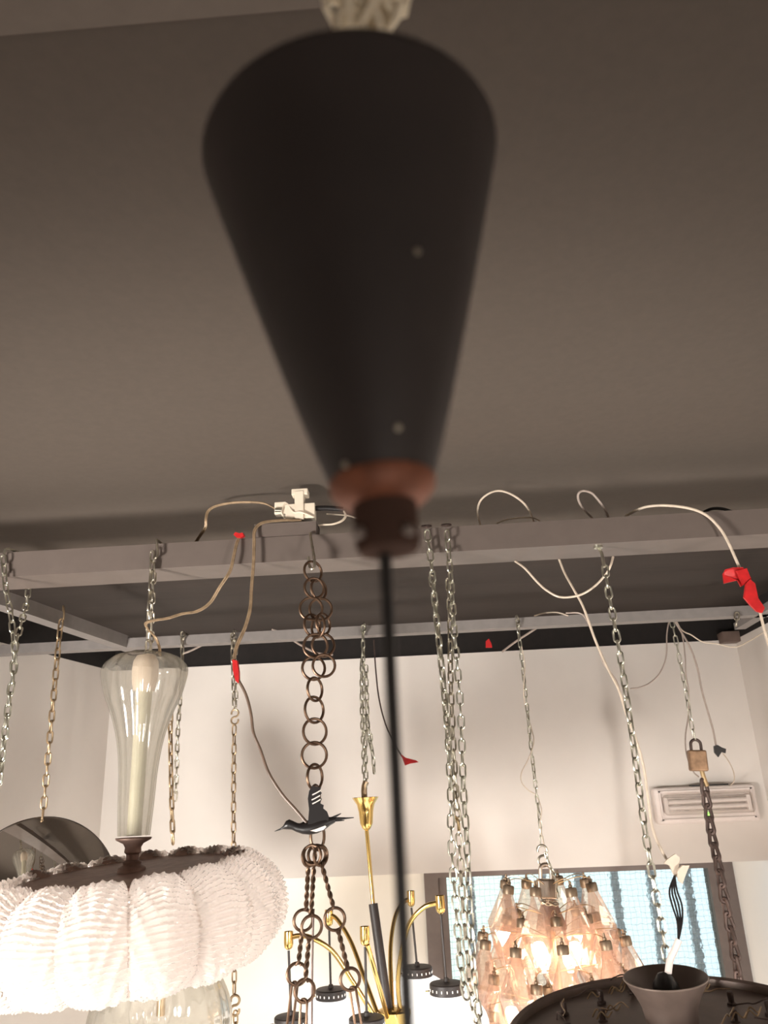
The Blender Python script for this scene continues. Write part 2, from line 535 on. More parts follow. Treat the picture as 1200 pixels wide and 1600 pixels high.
def add_links(root, pts, pitch, width, wire, mt, th0=.3, twist=.05, pear=False, jit=.12, name='link', alt=math.pi / 2):
    ps = resample(pts, pitch)
    me = link_data(pitch, width, wire, mt, pear)
    o = root.location
    for i in range(len(ps) - 1):
        p, q = ps[i], ps[i + 1]
        T = (q - p).normalized()
        X = Vector((1, 0, 0)); X = (X - T * X.dot(T)).normalized(); Y = T.cross(X)
        th = th0 + (i % 2) * alt + twist * i + random.uniform(-jit, jit)
        A = X * math.cos(th) + Y * math.sin(th); B = T.cross(A)
        M = Matrix((A, B, T)).transposed().to_4x4(); M.translation = (p + q) / 2 - o
        link_mesh(name, me, root, M)


def P3(pts):
    return [at(*p) for p in pts]


def chain(label, pts, pitch=.026, width=.018, wire=.0023, mt=None, name='chain', group=None, **k):
    p = P3(pts)
    sub = cr_spline(p, 8) if len(p) > 2 else p
    root = thing(name, label, 'chain', p[0], group)
    add_links(root, sub, pitch, width, wire, mt or ZINC, **k)
    return root


def hook_over(root, px, py, Y, ztop, r=.0025, mt=None, drop=None, back=.05):
    """J hook laid over the top of a rail, ending in an eye at the pixel"""
    e = at(px, py, Y); o = root.location
    pts = [e + Vector((0, .004, -.006)), e + Vector((.006, -.004, -.012)), e + Vector((.010, 0, 0)), Vector((e.x + .006, Y, ztop - .002)),
           Vector((e.x + .004, Y + .008, ztop + .006)), Vector((e.x + .004, Y + back, ztop + .006)), Vector((e.x + .004, Y + back + .008, ztop - .01))]
    MB().tube(pts, r, 7, sub=5).build('hook', mt or ZINC, root, o)


# silver chain wound round the left end of the beam
c = chain('silver chain looped over the far left end of the beam, two strands meeting below it',
          [(5, 868, 1.785), (9, 920, 1.785), (17, 960, 1.785), (21, 1000, 1.79), (24, 1032, 1.80), (16, 1080, 1.80), (10, 1130, 1.8), (2, 1190, 1.8), (-6, 1260, 1.8)], .025, .017, .0022, ZINC)
add_links(c, cr_spline(P3([(46, 905, YBR + .012), (42, 940, YBR), (33, 975, 1.86), (22, 1020, 1.82), (20, 1060, 1.815), (12, 1110, 1.815), (6, 1160, 1.815), (-2, 1230, 1.815)]), 8), .025, .017, .0022, ZINC, th0=.9)
o = c.location
MB().tube([Vector((o.x, 1.786, bt - .012)), Vector((o.x + .004, 1.79, bt + .006)), Vector((o.x + .02, 1.82, bt + .005)), Vector((o.x + .05, YBR, bt + .005)), Vector((o.x + .055, YBR + .008, bt - .02)), at(46, 905, YBR + .012)], .003, 7, sub=4).build('hook', ZINC, c, o)

# brass chain of the mirror
c = chain('aged brass chain dropping from the left side rail to the round mirror', [(96, 968, 2.30), (92, 1000, 2.30), (80, 1130, 2.32), (66, 1283, 2.345)], .0305, .0205, .0028, OLDBRASS)
e = at(96, 968, 2.30)
MB().tube([e + Vector((.004, 0, -.008)), e + Vector((.008, -.002, .004)), e + Vector((.005, .0, .03)), e + Vector((-.004, .01, .045)), e + Vector((-.012, .03, .035))], .003, 7, sub=4).build('hook', OLDBRASS, c, c.location)

# chain of the leaf chandelier
c = chain('short gilt steel chain on a hook above the clear glass stem', [(238, 862, 1.785), (236, 920, 1.79), (233, 970, 1.80), (231, 1026, 1.85)], .0245, .016, .0024, ZINCW)
add_links(c, P3([(241, 880, 1.79), (237, 950, 1.80), (236, 1024, 1.86)]), .0245, .016, .0024, ZINCW, th0=1.0)
hook_over(c, 240, 866, 1.782, bt, .0032, ZINCW)

# chains on the two beam bolts
for i, (lab, pts, th) in enumerate((
        ('silver chain on the left one of two eye bolts, hanging beside the black cord',
         [(667, 829, 1.785), (675, 890, 1.785), (683, 980, 1.785), (696, 1100, 1.78), (704, 1230, 1.77), (705, 1310, 1.76), (711, 1400, 1.75), (719, 1500, 1.75), (728, 1556, 1.75), (738, 1580, 1.75)], .2),
        ('silver chain on the right one of two eye bolts, outermost of the three strands',
         [(698, 829, 1.785), (704, 900, 1.785), (710, 990, 1.785), (719, 1100, 1.78), (724, 1230, 1.77), (729, 1310, 1.76), (734, 1420, 1.75), (740, 1510, 1.75), (744, 1560, 1.75), (750, 1600, 1.75), (753, 1630, 1.75)], .9))):
    c = chain(lab, pts, .0258, .0178, .0023, ZINC, th0=th)
    e = at(pts[0][0], pts[0][1], 1.785)
    mb = MB().tube([Vector((e.x, YBM + .02, bt)), Vector((e.x, YBM + .02, bt + .012))], .004, 8)
    mb.lathe([(.008, 0), (.008, .005)], 6, Matrix.Translation((e.x, YBM + .02, bt)), cap=True)
    mb.tube([Vector((e.x + .011 * math.sin(q * .6283), YBM - .004 + .013 * math.cos(q * .6283) - .004, bt + .008 - .006 * (1 - math.cos(q * .6283)))) for q in range(10)], .0028, 6, closed=True)
    mb.build('eye_bolt', IRON, c, c.location)
c = chain('doubled inner strand of silver chain between the two bolt chains', [(700, 905, 1.80), (703, 960, 1.80), (704, 1050, 1.80), (709, 1180, 1.79), (716, 1290, 1.79), (722, 1400, 1.785), (731, 1500, 1.785), (737, 1560, 1.785), (748, 1612, 1.785)], .0245, .0165, .0022, ZINCW, th0=.5)
add_links(c, cr_spline(P3([(674, 900, 1.80), (684, 980, 1.80), (697, 1120, 1.80), (711, 1240, 1.80), (716, 1290, 1.795)]), 8), .0245, .0165, .0022, ZINCW, th0=.1)
a = P3([(711, 1276, 1.775), (717, 1298, 1.77)])
MB().tube([a[0], a[0] + Vector((.006, -.004, -.01)), a[1]], .0035, 7, sub=4).build('snap_hook', BRASSD, c, c.location)

# right chain of the brown dish
c = chain('long silver chain from under the beam down into the cup of the brown dish lamp',
          [(945, 884, 1.80), (950, 920, 1.80), (968, 1020, 1.80), (985, 1130, 1.79), (1004, 1270, 1.79), (1018, 1360, 1.785), (1033, 1440, 1.79), (1042, 1500, 1.80), (1045, 1525, 1.80)], .0258, .0182, .0024, ZINC, th0=.25)
e = at(941, 876, 1.80); e.z = bb
mb = MB().tube([e + Vector((0, .02, .0)), e + Vector((0, .02, -.008)), e + Vector((.004, .012, -.022)), at(944, 886, 1.80)], .004, 8, sub=4)
mb.lathe([(.011, 0), (.011, -.006)], 10, Matrix.Translation(e + Vector((0, .02, 0))), cap=True)
mb.build('eye_bolt', ZINC, c, c.location)

# chains on the rear rail
YRR = 2.735
c = chain('silver chain on the rear rail partly hidden behind the clear glass stem', [(285, 988, YRR), (284, 1060, YRR), (278, 1140, YRR), (275, 1230, YRR), (271, 1262, YRR)], .026, .017, .0028, ZINCW)
hook_over(c, 285, 992, YRR - .005, rt_, .0035, ZINCW, back=.06)
c = chain('brown brass chain just behind the glass stem, ending in the leaf chandelier top', [(266, 1128, 2.60), (267, 1200, 2.60), (269, 1280, 2.6), (271, 1336, 2.6)], .034, .019, .0032, OLDBRASS)
e = at(266, 1128, 2.6)
MB().tube([e + Vector((0, 0, -.01)), e + Vector((.007, 0, 0)), e + Vector((.006, 0, .03))], .003, 7, sub=4).build('hook', OLDBRASS, c, c.location)
c = chain('short silver chain on the rear rail above a small S hook', [(363, 990, YRR), (364, 1050, YRR), (366, 1106, YRR)], .026, .017, .0026, ZINCW)
add_links(c, P3([(368, 1000, YRR + .0), (369, 1104, YRR)]), .026, .016, .0024, ZINCW, th0=1.)
hook_over(c, 363, 992, YRR - .005, rt_, .0035, ZINCW, back=.06)


def s_hook(px, py, Y, h, label, mt, r=.0032):
    c0 = at(px, py, Y)
    pts = []
    q = h / 4
    for k in range(9):
        a_ = R(200) - R(200 + 70) * k / 8
        pts.append(c0 + Vector((q * math.cos(a_), 0, q + q * math.sin(a_))))
    low = [c0 * 2 - p for p in pts][::-1]
    solo('s_hook', MB().tube(pts + low, r, 7, sub=2), mt, label, 'hook', c0)


s_hook(367, 1120, YRR, .05, 'small brown S hook joining a silver chain to a brass chain', OLDBRASS)
c = chain('long brass oval-link chain below the S hook, running down behind the leaf chandelier', [(366, 1134, YRR), (365, 1230, YRR), (365, 1340, YRR), (366, 1450, YRR), (366, 1562, YRR)], .031, .02, .0026, OLDBRASS, jit=.05, twist=0)
c = chain('lower brass chain below the leaf chandelier, beside the clear glass bell', [(368, 1580, YRR), (369, 1660, YRR)], .031, .019, .0026, OLDBRASS)
s_hook(367, 1571, YRR, .055, 'brass S hook just below the edge of the leaf chandelier', OLDBRASS, .004)
c = chain('bunched silver chain above the brass bell cup', [(567, 978, YRR), (568, 1060, YRR), (570, 1130, YRR), (572, 1215, YRR), (573, 1240, YRR)], .026, .017, .0026, ZINC)
add_links(c, P3([(565, 1030, YRR + .012), (565, 1100, YRR + .012), (568, 1180, YRR + .012), (569, 1225, YRR)]), .024, .016, .0025, ZINC, th0=.8)
add_links(c, P3([(572, 1040, YRR - .012), (574, 1110, YRR - .012), (576, 1150, YRR - .014), (583, 1180, YRR - .014), (585, 1212, YRR - .014)]), .024, .016, .0025, ZINC, th0=.2)
add_links(c, P3([(570, 1118, YRR - .02), (579, 1148, YRR - .025), (581, 1172, YRR - .02)]), .022, .015, .0024, ZINC, th0=1.2)
hook_over(c, 567, 982, YRR - .005, rt_, .0035, ZINC, back=.06)
c = chain('thin silver chain with a wire twisted round it above the pink glass chandelier',
          [(808, 968, YRR), (814, 1020, YRR), (822, 1090, YRR), (828, 1150, YRR), (836, 1220, YRR), (843, 1280, YRR), (848, 1328, YRR)], .0245, .0145, .0022, ZINC, th0=.6, twist=.25)
hook_over(c, 807, 970, YRR - .005, rt_, .003, ZINCW, back=.06)
s_hook(848, 1337, YRR, .062, 'steel hook at the foot of the thin chain above the steel padlock', ZINCW, .004)
c = chain('thin silver chain from the rear rail down to the brass padlock', [(1048, 966, 2.95), (1054, 990, 2.95), (1062, 1030, 2.95), (1072, 1080, 2.95), (1080, 1130, 2.95), (1087, 1162, 2.95)], .034, .018, .0022, ZINC, twist=.1)
c = chain('heavy dark iron chain with twisted links below the brass padlock',
          [(1099, 1220, 2.95), (1107, 1270, 2.95), (1113, 1310, 2.94), (1121, 1345, 2.92), (1131, 1400, 2.9), (1141, 1450, 2.9), (1150, 1500, 2.88), (1156, 1545, 2.88)], .042, .036, .0066, IRON, th0=-.3, twist=.05, pear=True, alt=.8)
hk = at(1152, 962, 2.70)
c = chain('pale chain hook hanging at the right end of the rear rail', [(1152, 958, 2.742), (1150, 978, 2.742)], .022, .02, .003, ZINCW)

# ------------------------------------------------------------------ ring chain with bird
YK = 1.755
top = at(487, 868, YK)
lamp_chain = thing('ring_chain', 'bronze chain of round rings hooked on the beam, ending in twisted strands', 'chain', top)
o = top
h0 = at(486, 838, 1.785)
MB().tube([Vector((h0.x - .002, YBM + .03, bt + .003)), Vector((h0.x - .002, YBM - .003, bt + .003)), h0 + Vector((0, -.004, -.005)), at(491, 872, YK), at(491, 886, YK - .006), at(487, 889, YK - .006), at(483, 882, YK - .004), at(482, 870, YK - .004)],
          .0034, 8, sub=6).build('hook', ZINCW, lamp_chain, o)


RINGME = {}


def ring(px, py, Y, rad, az, wire=.0032, tilt=0., stretch=1.):
    key = (round(rad, 4), wire, stretch)
    if key not in RINGME:
        RINGME[key] = MB().tube([Vector((rad * math.cos(q * math.pi / 12), 0, rad * stretch * math.sin(q * math.pi / 12))) for q in range(24)], wire, 8, closed=True).mesh('ring', BRONZE)
    M = Matrix.Translation(at(px, py, Y) - o) @ Matrix.Rotation(az, 4, 'Z') @ Matrix.Rotation(tilt, 4, 'X')
    link_mesh('ring', RINGME[key], lamp_chain, M)


for (px, py, az, rd, dy) in ((489, 893, .75, .0245, 0), (491, 919, .5, .024, -.006), (498, 921, .9, .024, .006), (486, 951, .2, .026, -.006), (501, 952, .2, .026, .006),
                             (488, 977, .9, .025, .005), (497, 979, -.8, .025, -.006), (505, 975, 1.0, .024, .004), (493, 1009, .15, .027, -.006), (505, 1008, .35, .026, .006),
                             (490, 1044, .35, .026, .005), (506, 1040, .2, .025, -.006),
                             (492, 1077, 1.02, .0255, 0), (491, 1109, .9, .028, 0), (492, 1143, .55, .0275, 0), (491, 1180, .2, .027, 0), (492, 1214, 1.05, .026, 0), (493, 1246, 1.35, .025, .01), (493, 1275, 1.3, .025, .01)):
    ring(px, py, YK + dy, rd, az)
ring(496, 1306, YK, .0145, .35, .0032, 0, 1.9)
for (px, py, az, dy) in ((483, 1338, .9, .004), (488, 1336, -.2, -.008), (495, 1336, .5, .006), (501, 1337, .9, -.003)):
    ring(px, py, YK + dy, .019, az)
for (px, py, Y, rd, az) in ((474, 1438, 1.76, .0195, .35), (487, 1448, 1.73, .02, .25), (523, 1436, 1.74, .0205, .2), (464, 1522, 1.76, .0195, .3), (476, 1548, 1.72, .0195, .4), (547, 1530, 1.73, .019, .25)):
    ring(px, py, Y, rd, az)


def twisted(a_, b_, w_=.0026):
    a_, b_ = Vector(a_), Vector(b_)
    T = (b_ - a_); ln = T.length; T.normalize()
    X = T.orthogonal().normalized(); Y = T.cross(X)
    mb = MB()
    n = max(12, int(ln / .0025))
    for ph in (0, math.pi):
        pts = []
        for k in range(n + 1):
            t = k / n
            fl = 1 + 1.2 * (2 * t - 1) ** 16
            q = ph + t * ln * 2 * math.pi / .030
            pts.append(a_ + T * ln * t + (X * math.cos(q) + Y * math.sin(q)) * w_ * fl)
        mb.tube(pts, .0027, 6)
    mb.build('twisted_strand', BRONZE, lamp_chain, o)


for p, q in (((482, 1347, 1.758), (478, 1422, 1.76)), ((491, 1347, 1.752), (486, 1430, 1.73)), ((502, 1348, 1.75), (522, 1421, 1.74)),
             ((472, 1453, 1.76), (466, 1508, 1.76)), ((483, 1463, 1.73), (477, 1534, 1.72)), ((528, 1452, 1.74), (544, 1516, 1.73))):
    twisted(at(*p), at(*q))
for p, q in (((461, 1536, 1.76), (448, 1640, 1.76)), ((475, 1563, 1.72), (471, 1650, 1.72)), ((551, 1544, 1.73), (566, 1640, 1.73))):
    a_, b_ = at(*p), at(*q)
    add_links(lamp_chain, [a_, b_], (b_ - a_).length * .98, .02, .0026, BRONZE, th0=.5, name='long_link')
solo('lamp_cord', MB().tube(P3([(490, 1420, 1.765), (488, 1500, 1.765), (487, 1640, 1.765)]), .0022, 7, sub=3), IRON,
     'thin dark cord hanging straight between the twisted bronze strands', 'cord')

# the bird
YBD = 1.735
bp_ = at(490, 1292, YBD)
bird = thing('bird_ornament', 'small black bird ornament with raised wing perched on the ring chain', 'bird', bp_)
spine = [(429, 1299, .4), (437, 1296, 1.3), (442, 1293, 2.2), (446, 1289, 6.0), (451, 1288, 7.0), (457, 1289.5, 6.2), (464, 1293, 6.2), (474, 1295, 7.4), (486, 1294, 9.2), (497, 1291, 10.), (508, 1287, 9.0), (517, 1283, 6.), (524, 1281, 3.8)]
rings = []
for px, py, r_ in spine:
    cc = at(px, py, YBD); rr = r_ * .00139
    rings.append([cc + Vector((0.15 * rr * math.sin(k * math.pi / 6), rr * math.cos(k * math.pi / 6) * .9, rr * math.sin(k * math.pi / 6))) for k in range(12)])
MB().loft(rings).build('body', BLACKP, bird, bp_)


def plate(pix, Y, th=.0016, dY=None):
    q = [at(x, y, Y + (dY[i] if dY else 0)) for i, (x, y) in enumerate(pix)]
    return MB().slab(q, (0, 1, 0), th)


plate([(481, 1288), (483, 1265), (481, 1248), (483, 1236), (488, 1227), (496, 1230), (502, 1230), (500, 1236), (503, 1239), (498, 1246), (503, 1248), (500, 1255), (506, 1258), (505, 1263), (511, 1268), (514, 1276), (512, 1286)], YBD - .008).build('wing', BLACKP, bird, bp_)
plate([(463, 1289), (474, 1284), (487, 1280), (498, 1284), (490, 1292)], YBD + .009).build('wing', BLACKP, bird, bp_)
mb = MB()
for y_, x2, dy in ((1279, 533, -8), (1279.5, 540, -2), (1280.5, 553, -3), (1282, 538, 0)):
    a_, b_ = at(518, y_, YBD), at(x2, y_ + dy, YBD)
    mb.tube([a_, (a_ + b_) / 2, b_], [.0032, .0022, .0008], 6)
mb.build('tail', BLACKP, bird, bp_)
o_ = plate([(485, 1298), (495, 1295), (508, 1290), (510, 1292), (505, 1297), (494, 1300)], YBD - .0125, .003).build('belly_patch', WHITE2, bird, bp_)
o_['label'] = 'pale belly patch'
mb = MB()
for k, (y0, x0) in enumerate(((1238, 488), (1246, 487), (1252, 488))):
    mb.tube([at(x0, y0 + 4, YBD - .0105), at(x0 + 6, y0 + 1, YBD - .011), at(x0 + 13, y0 - 3, YBD - .0105)], .0013, 6, sub=3)
o_ = mb.build('wing_stripes', WHITE2, bird, bp_); o_['label'] = 'white feather stripes'

# ------------------------------------------------------------------ cords and tape
def cord(label, pts, r=.0022, mt=None, twin=False, name='cord', sub=8):
    p = cr_spline(P3(pts), sub)
    mb = MB()
    if twin:
        mb.tube([q + Vector((-r * .8, 0, r * .5)) for q in p], r, 7); mb.tube([q + Vector((r * .8, 0, -r * .5)) for q in p], r, 7)
    else:
        mb.tube(p, r, 8)
    return solo(name, mb, mt or CORD_CLEAR, label, 'cord', p[0])


def tape(name, label, pix, Y, th=.003, mt=None, cat='tape', dY=None, extra=()):
    q = [at(x, y, Y + (dY[i] if dY else 0)) for i, (x, y) in enumerate(pix)]
    mb = MB().slab(q, (.1, 1, .1), th)
    for pix2, Y2 in extra:
        mb.slab([at(x, y, Y2) for x, y in pix2], (-.1, 1, .15), th)
    return solo(name, mb, mt or RED, label, cat, q[0], smooth=False)


cord('brown clear cord arching from the cream connector down behind the beam', [(432, 796, 1.83), (410, 786, 1.83), (370, 785, 1.84), (340, 790, 1.85), (326, 798, 1.86), (322, 810, 1.86), (321, 824, 1.87), (312, 838, 1.88), (303, 852, 1.90)], .0022, CORD_CLEAR, True)
cord('gold clear cord sagging from the beam to the glass stem chain', [(374, 838, 1.79), (369, 852, 1.785), (365, 870, 1.78), (359, 893, 1.78), (343, 918, 1.78), (328, 942, 1.785), (308, 955, 1.79), (285, 959, 1.79), (262, 966, 1.79), (243, 969, 1.79), (228, 974, 1.795), (232, 984, 1.80), (243, 996, 1.81), (249, 1012, 1.83), (250, 1024, 1.85)], .0022, CORD_CLEAR, True)
tape('tape', 'tiny crumpled red tape on top of the beam edge', [(366, 836), (369, 832), (375, 834), (380, 833), (382, 838), (377, 841), (371, 841)], 1.79, .012)
cord('pale clear cord dropping from the mounting plate to the red tape joint', [(470, 813, 1.80), (440, 813, 1.795), (410, 817, 1.79), (398, 829, 1.785), (397, 850, 1.78), (396, 880, 1.778), (393, 920, 1.775), (391, 950, 1.77), (383, 980, 1.77), (370, 1010, 1.765), (365, 1036, 1.76)], .0023, CORD_CLEAR, True)
tape('tape', 'red tape sleeve joining the pale cord to the brown cord', [(364, 1031), (371, 1032), (374, 1050), (374, 1068), (369, 1064), (365, 1048)], 1.755, .010)
cord('brown cord curving from the red tape sleeve down to the bird', [(371, 1060, 1.755), (384, 1085, 1.752), (392, 1115, 1.75), (396, 1145, 1.75), (407, 1172, 1.75), (420, 1208, 1.745), (440, 1240, 1.743), (460, 1263, 1.74), (477, 1283, 1.738), (484, 1292, 1.737)], .0034, mat('dark_brown_cord', (.13, .085, .06), .4, var=.2))
cord('cream wire looped above the beam right of the two bolt chains', [(751, 822, 1.88), (746, 800, 1.87), (751, 782, 1.86), (766, 770, 1.85), (782, 767, 1.85), (800, 773, 1.855), (817, 785, 1.86), (828, 800, 1.88), (835, 818, 1.90)], .0026, CORD_CREAM)
cord('thin clear wire lying low along the top of the beam', [(776, 818, 1.86), (792, 812, 1.85), (815, 809, 1.85), (835, 810, 1.86), (848, 818, 1.87)], .002, CORD_CREAM)
cord('long cream cord slanting from under the beam down to the brown dish lamp wiring',
     [(873, 872, YBR + .01), (882, 895, 1.92), (897, 922, 1.91), (912, 950, 1.90), (930, 1000, 1.89), (950, 1045, 1.87), (967, 1078, 1.85), (980, 1120, 1.84), (992, 1150, 1.835), (1005, 1195, 1.83), (1013, 1250, 1.825), (1020, 1295, 1.82), (1032, 1325, 1.815), (1047, 1352, 1.81), (1056, 1370, 1.80)], .0030, CORD_CREAM)
cord('thin grey wire beside the long cream cord', [(884, 958, 1.96), (905, 958, 1.95), (916, 968, 1.94), (930, 1000, 1.905), (934, 1012, 1.90), (944, 1038, 1.89), (962, 1062, 1.87), (970, 1085, 1.85)], .0018, CORD_GREY)
cord('cream wire sagging in a loop below the beam to the dish chain bolt', [(805, 877, YBR - .01), (820, 888, 1.88), (840, 910, 1.87), (855, 923, 1.86), (876, 933, 1.85), (905, 930, 1.845), (928, 917, 1.84), (946, 898, 1.835), (954, 884, 1.83), (958, 870, 1.84)], .0027, CORD_CREAM)
cord('small clear wire loop standing above the beam over the dish chain', [(926, 810, 1.88), (912, 796, 1.87), (904, 782, 1.86), (904, 771, 1.85), (912, 767, 1.85), (925, 771, 1.85), (936, 783, 1.86), (945, 796, 1.87), (951, 810, 1.88)], .003, CORD_GREY)
cord('cream cord arching over the beam at right down to the large red tape', [(978, 806, 1.87), (995, 797, 1.84), (1015, 791, 1.82), (1045, 790, 1.80), (1080, 795, 1.79), (1105, 806, 1.785), (1125, 826, 1.78), (1138, 848, 1.775), (1148, 870, 1.77), (1158, 893, 1.765)], .0034, CORD_CREAM)
tape('tape', 'large crumpled red tape on the cream cord at the right edge', [(1129, 897), (1133, 890), (1145, 887), (1160, 887), (1167, 893), (1174, 905), (1166, 912), (1157, 917), (1152, 907), (1131, 912)], 1.76, .006,
     dY=(0, -.01, -.004, -.012, 0, -.006, 0, -.01, -.004, 0),
     extra=(([(1165, 912), (1171, 905), (1179, 912), (1184, 935), (1194, 950), (1190, 958), (1182, 956), (1172, 946), (1162, 934)], 1.752), ([(1150, 892), (1166, 888), (1172, 903), (1160, 914)], 1.748)))
cord('short cream cord tail below the large red tape', [(1186, 950, 1.76), (1192, 975, 1.755), (1199, 1000, 1.75), (1212, 1040, 1.74)], .0034, CORD_CREAM)
cord('short black cord lying on top of the beam at right', [(1100, 800, 1.86), (1112, 795, 1.85), (1128, 795, 1.85), (1142, 799, 1.86)], .004, BLACKP)
# back wall wiring
YW = 3.0
cord('grey wire swinging left from the wire bundle in front of the upper wall', [(1047, 962, YW), (1042, 990, YW), (1041, 1025, YW), (1032, 1050, YW), (1017, 1066, YW), (1000, 1074, YW), (985, 1076, YW)], .0026, CORD_GREY)
cord('grey wire running along the thin chain to the brass padlock', [(1050, 960, YW), (1064, 985, YW), (1070, 1020, YW), (1072, 1055, YW), (1076, 1080, YW), (1076, 1115, YW), (1071, 1150, YW), (1073, 1180, YW), (1083, 1205, YW), (1092, 1214, YW)], .0026, CORD_GREY)
cord('grey wire dropping from the bundle to the black tape knot', [(1050, 964, YW), (1066, 990, YW), (1080, 1015, YW), (1090, 1045, YW), (1097, 1080, YW), (1107, 1115, YW), (1114, 1140, YW), (1119, 1166, YW)], .0036, CORD_GREY)
cord('thin pale wire sagging from the bundle to the right corner', [(1052, 966, YW), (1066, 985, YW), (1080, 992, YW), (1098, 1003, YW), (1120, 1006, YW), (1148, 1011, YW), (1170, 1002, YW), (1198, 985, YW)], .0024, CORD_CREAM)
tape('tape', 'black tape knot on a wire above the emergency light', [(1115, 1166), (1121, 1164), (1128, 1168), (1134, 1170), (1133, 1177), (1127, 1175), (1122, 1183), (1116, 1176)], YW - .01, .012, BLACKP)
cord('thin pale wire curling from the black tape knot into the emergency light', [(1127, 1174, YW), (1137, 1187, 3.15), (1146, 1205, 3.4), (1147, 1220, 3.58), (1141, 1228, 3.64)], .0022, CORD_CREAM)
cord('white wire crossing the black gap behind the ring chain', [(425, 983, 3.0), (445, 992, 3.0), (470, 1008, 3.05), (495, 1020, 3.1), (520, 1023, 3.1)], .004, CORD_GREY)
cord('pale wire crossing the black gap above the thin chain', [(842, 979, 3.0), (825, 990, 3.0), (805, 1003, 3.05), (785, 1018, 3.1)], .004, CORD_GREY)
cord('pale wire in the black gap beside the glass stem', [(325, 1003, 3.0), (312, 1010, 3.0), (295, 1018, 3.0), (283, 1022, 3.0)], .004, CORD_GREY)
cord('pale wire lying along the rear rail under the beam', [(888, 962, 2.74), (870, 957, 2.76), (850, 958, 2.8), (835, 962, 2.84)], .0025, CORD_CREAM)
cord('thin dark wire hanging behind the black cord', [(584, 1000, 2.80), (587, 1045, 2.80), (592, 1090, 2.80), (602, 1130, 2.80), (618, 1165, 2.80), (628, 1182, 2.80)], .0026, IRON)
tape('tape', 'thin red tape tip at the end of the dark wire', [(626, 1178), (634, 1184), (650, 1188), (654, 1191), (641, 1193), (633, 1196)], 2.80, .006)
tape('tape', 'small red tape tag in the black gap above the wall', [(759, 1012), (759, 1002), (764, 998), (768, 1006), (769, 1012)], 2.85, .006)
cord('pale wire wound loosely round the thin chain', [(815, 1010, YRR - .02), (820, 1040, YRR - .02), (818, 1080, YRR - .02), (822, 1110, YRR + .01), (831, 1140, YRR), (834, 1160, YRR - .02), (826, 1185, YRR - .02), (815, 1207, YRR - .02), (815, 1222, YRR - .02), (826, 1235, YRR - .01), (838, 1243, YRR), (846, 1265, YRR - .015), (844, 1290, YRR - .015), (850, 1320, YRR)], .0018, CORD_CREAM)

# ------------------------------------------------------------------ connector on the beam
a = at(398, 840, YBM); b = at(494, 815, YBM)
solo('mounting_plate', MB().box((a.x, YBM - .004, bt + .001), (b.x, YBM + .06, b.z)).box((a.x - .001, YBM - .006, b.z - .003), (b.x + .001, YBM + .062, b.z)), BEAM,
     'flat brown-grey metal box mounted on the beam below the cream connector', 'box', smooth=False)
cz = b.z
cn = at(462, 792, 1.82)
con = thing('cable_connector', 'cream plastic cable connector with clamp on top of the beam', 'connector', (cn.x, 1.82, cz))
o2 = con.location


def pxbox(x0, y0, x1, y1, Y, hd, mt, nm, parent, origin, lab=None):
    a_, b_ = at(x0, y1, Y), at(x1, y0, Y)
    q = MB().box((a_.x, Y - hd, a_.z), (b_.x, Y + hd, b_.z)).build(nm, mt, parent, origin, False)
    bv = q.modifiers.new('bevel', 'BEVEL'); bv.width = .002; bv.segments = 2
    if lab: q['label'] = lab
    return q


pxbox(447, 788, 493, 814, 1.82, .014, WHITEP, 'housing', con, o2)
pxbox(462, 770, 476, 816, 1.82, .018, WHITEP, 'clamp', con, o2)
pxbox(457, 766, 482, 777, 1.82, .016, WHITEP, 'clamp_head', con, o2)
pxbox(430, 786, 448, 806, 1.82, .012, WHITEP, 'terminal_cap', con, o2)
MB().tube([at(430, 797, 1.806), at(441, 797, 1.806)], .0055, 10).build('cord_grip', ZINC, con, o2)
MB().tube(P3([(446, 812, 1.812), (440, 800, 1.805), (447, 786, 1.81), (458, 800, 1.803), (470, 800, 1.80), (490, 808, 1.803)]), .0022, 6, sub=5).build('clip_wire', WHITEP, con, o2)
MB().tube(P3([(490, 795, 1.82), (510, 794, 1.82), (537, 796, 1.82)]), .0068, 12, sub=3).build('sleeve', BLACKP, con, o2)
cord('thin frayed clear wire curling from the black connector sleeve', [(537, 798, 1.82), (540, 806, 1.815), (534, 814, 1.81), (520, 819, 1.81), (505, 820, 1.815), (498, 821, 1.82)], .0016, CORD_CREAM, True)
cord('thin pale wire lying behind the black connector sleeve', [(510, 803, 1.84), (525, 804, 1.85), (545, 806, 1.86), (565, 812, 1.87)], .002, CORD_CREAM)

# ------------------------------------------------------------------ near black cone with its cord
YC = .262
cb = at(597, 752, YC)
ct = at(548, 250, YC)
cone = thing('pendant_canopy', 'big blurred black cone canopy close to the viewer, narrow end down', 'lamp canopy', cb)
Hc = ct.z - cb.z
TL = Matrix.Rotation(math.atan2(ct.x - cb.x, ct.z - cb.z), 4, 'Y')
r_t, r_b = .0625, .0192
prof = [(r_b - .0016, .001), (r_b, 0)] + [(r_b + (r_t - r_b) * (t / 12) ** .93, Hc * .965 * t / 12) for t in range(1, 13)] + [(r_t + .0006, Hc * .98), (r_t, Hc * .992), (r_t - .002, Hc), (r_t - .012, Hc + .002), (.012, Hc + .004), (.0001, Hc + .004)]
MB().lathe(prof, 64, TL).build('cone_shell', BLACK, cone)
MB().lathe([(r_b + .0004, -.0005), (r_b + .0002, -.004), (r_b - .003, -.0075), (r_b - .006, -.010), (.008, -.0105), (.008, 0)], 48, TL).build('copper_ring', COPPER, cone)
MB().lathe([(.0001, -.006), (.0112, -.006), (.0118, -.009), (.0116, -.0245), (.0105, -.027), (.004, -.028), (.0001, -.028)], 32, TL).build('strain_relief', BROWNP, cone)
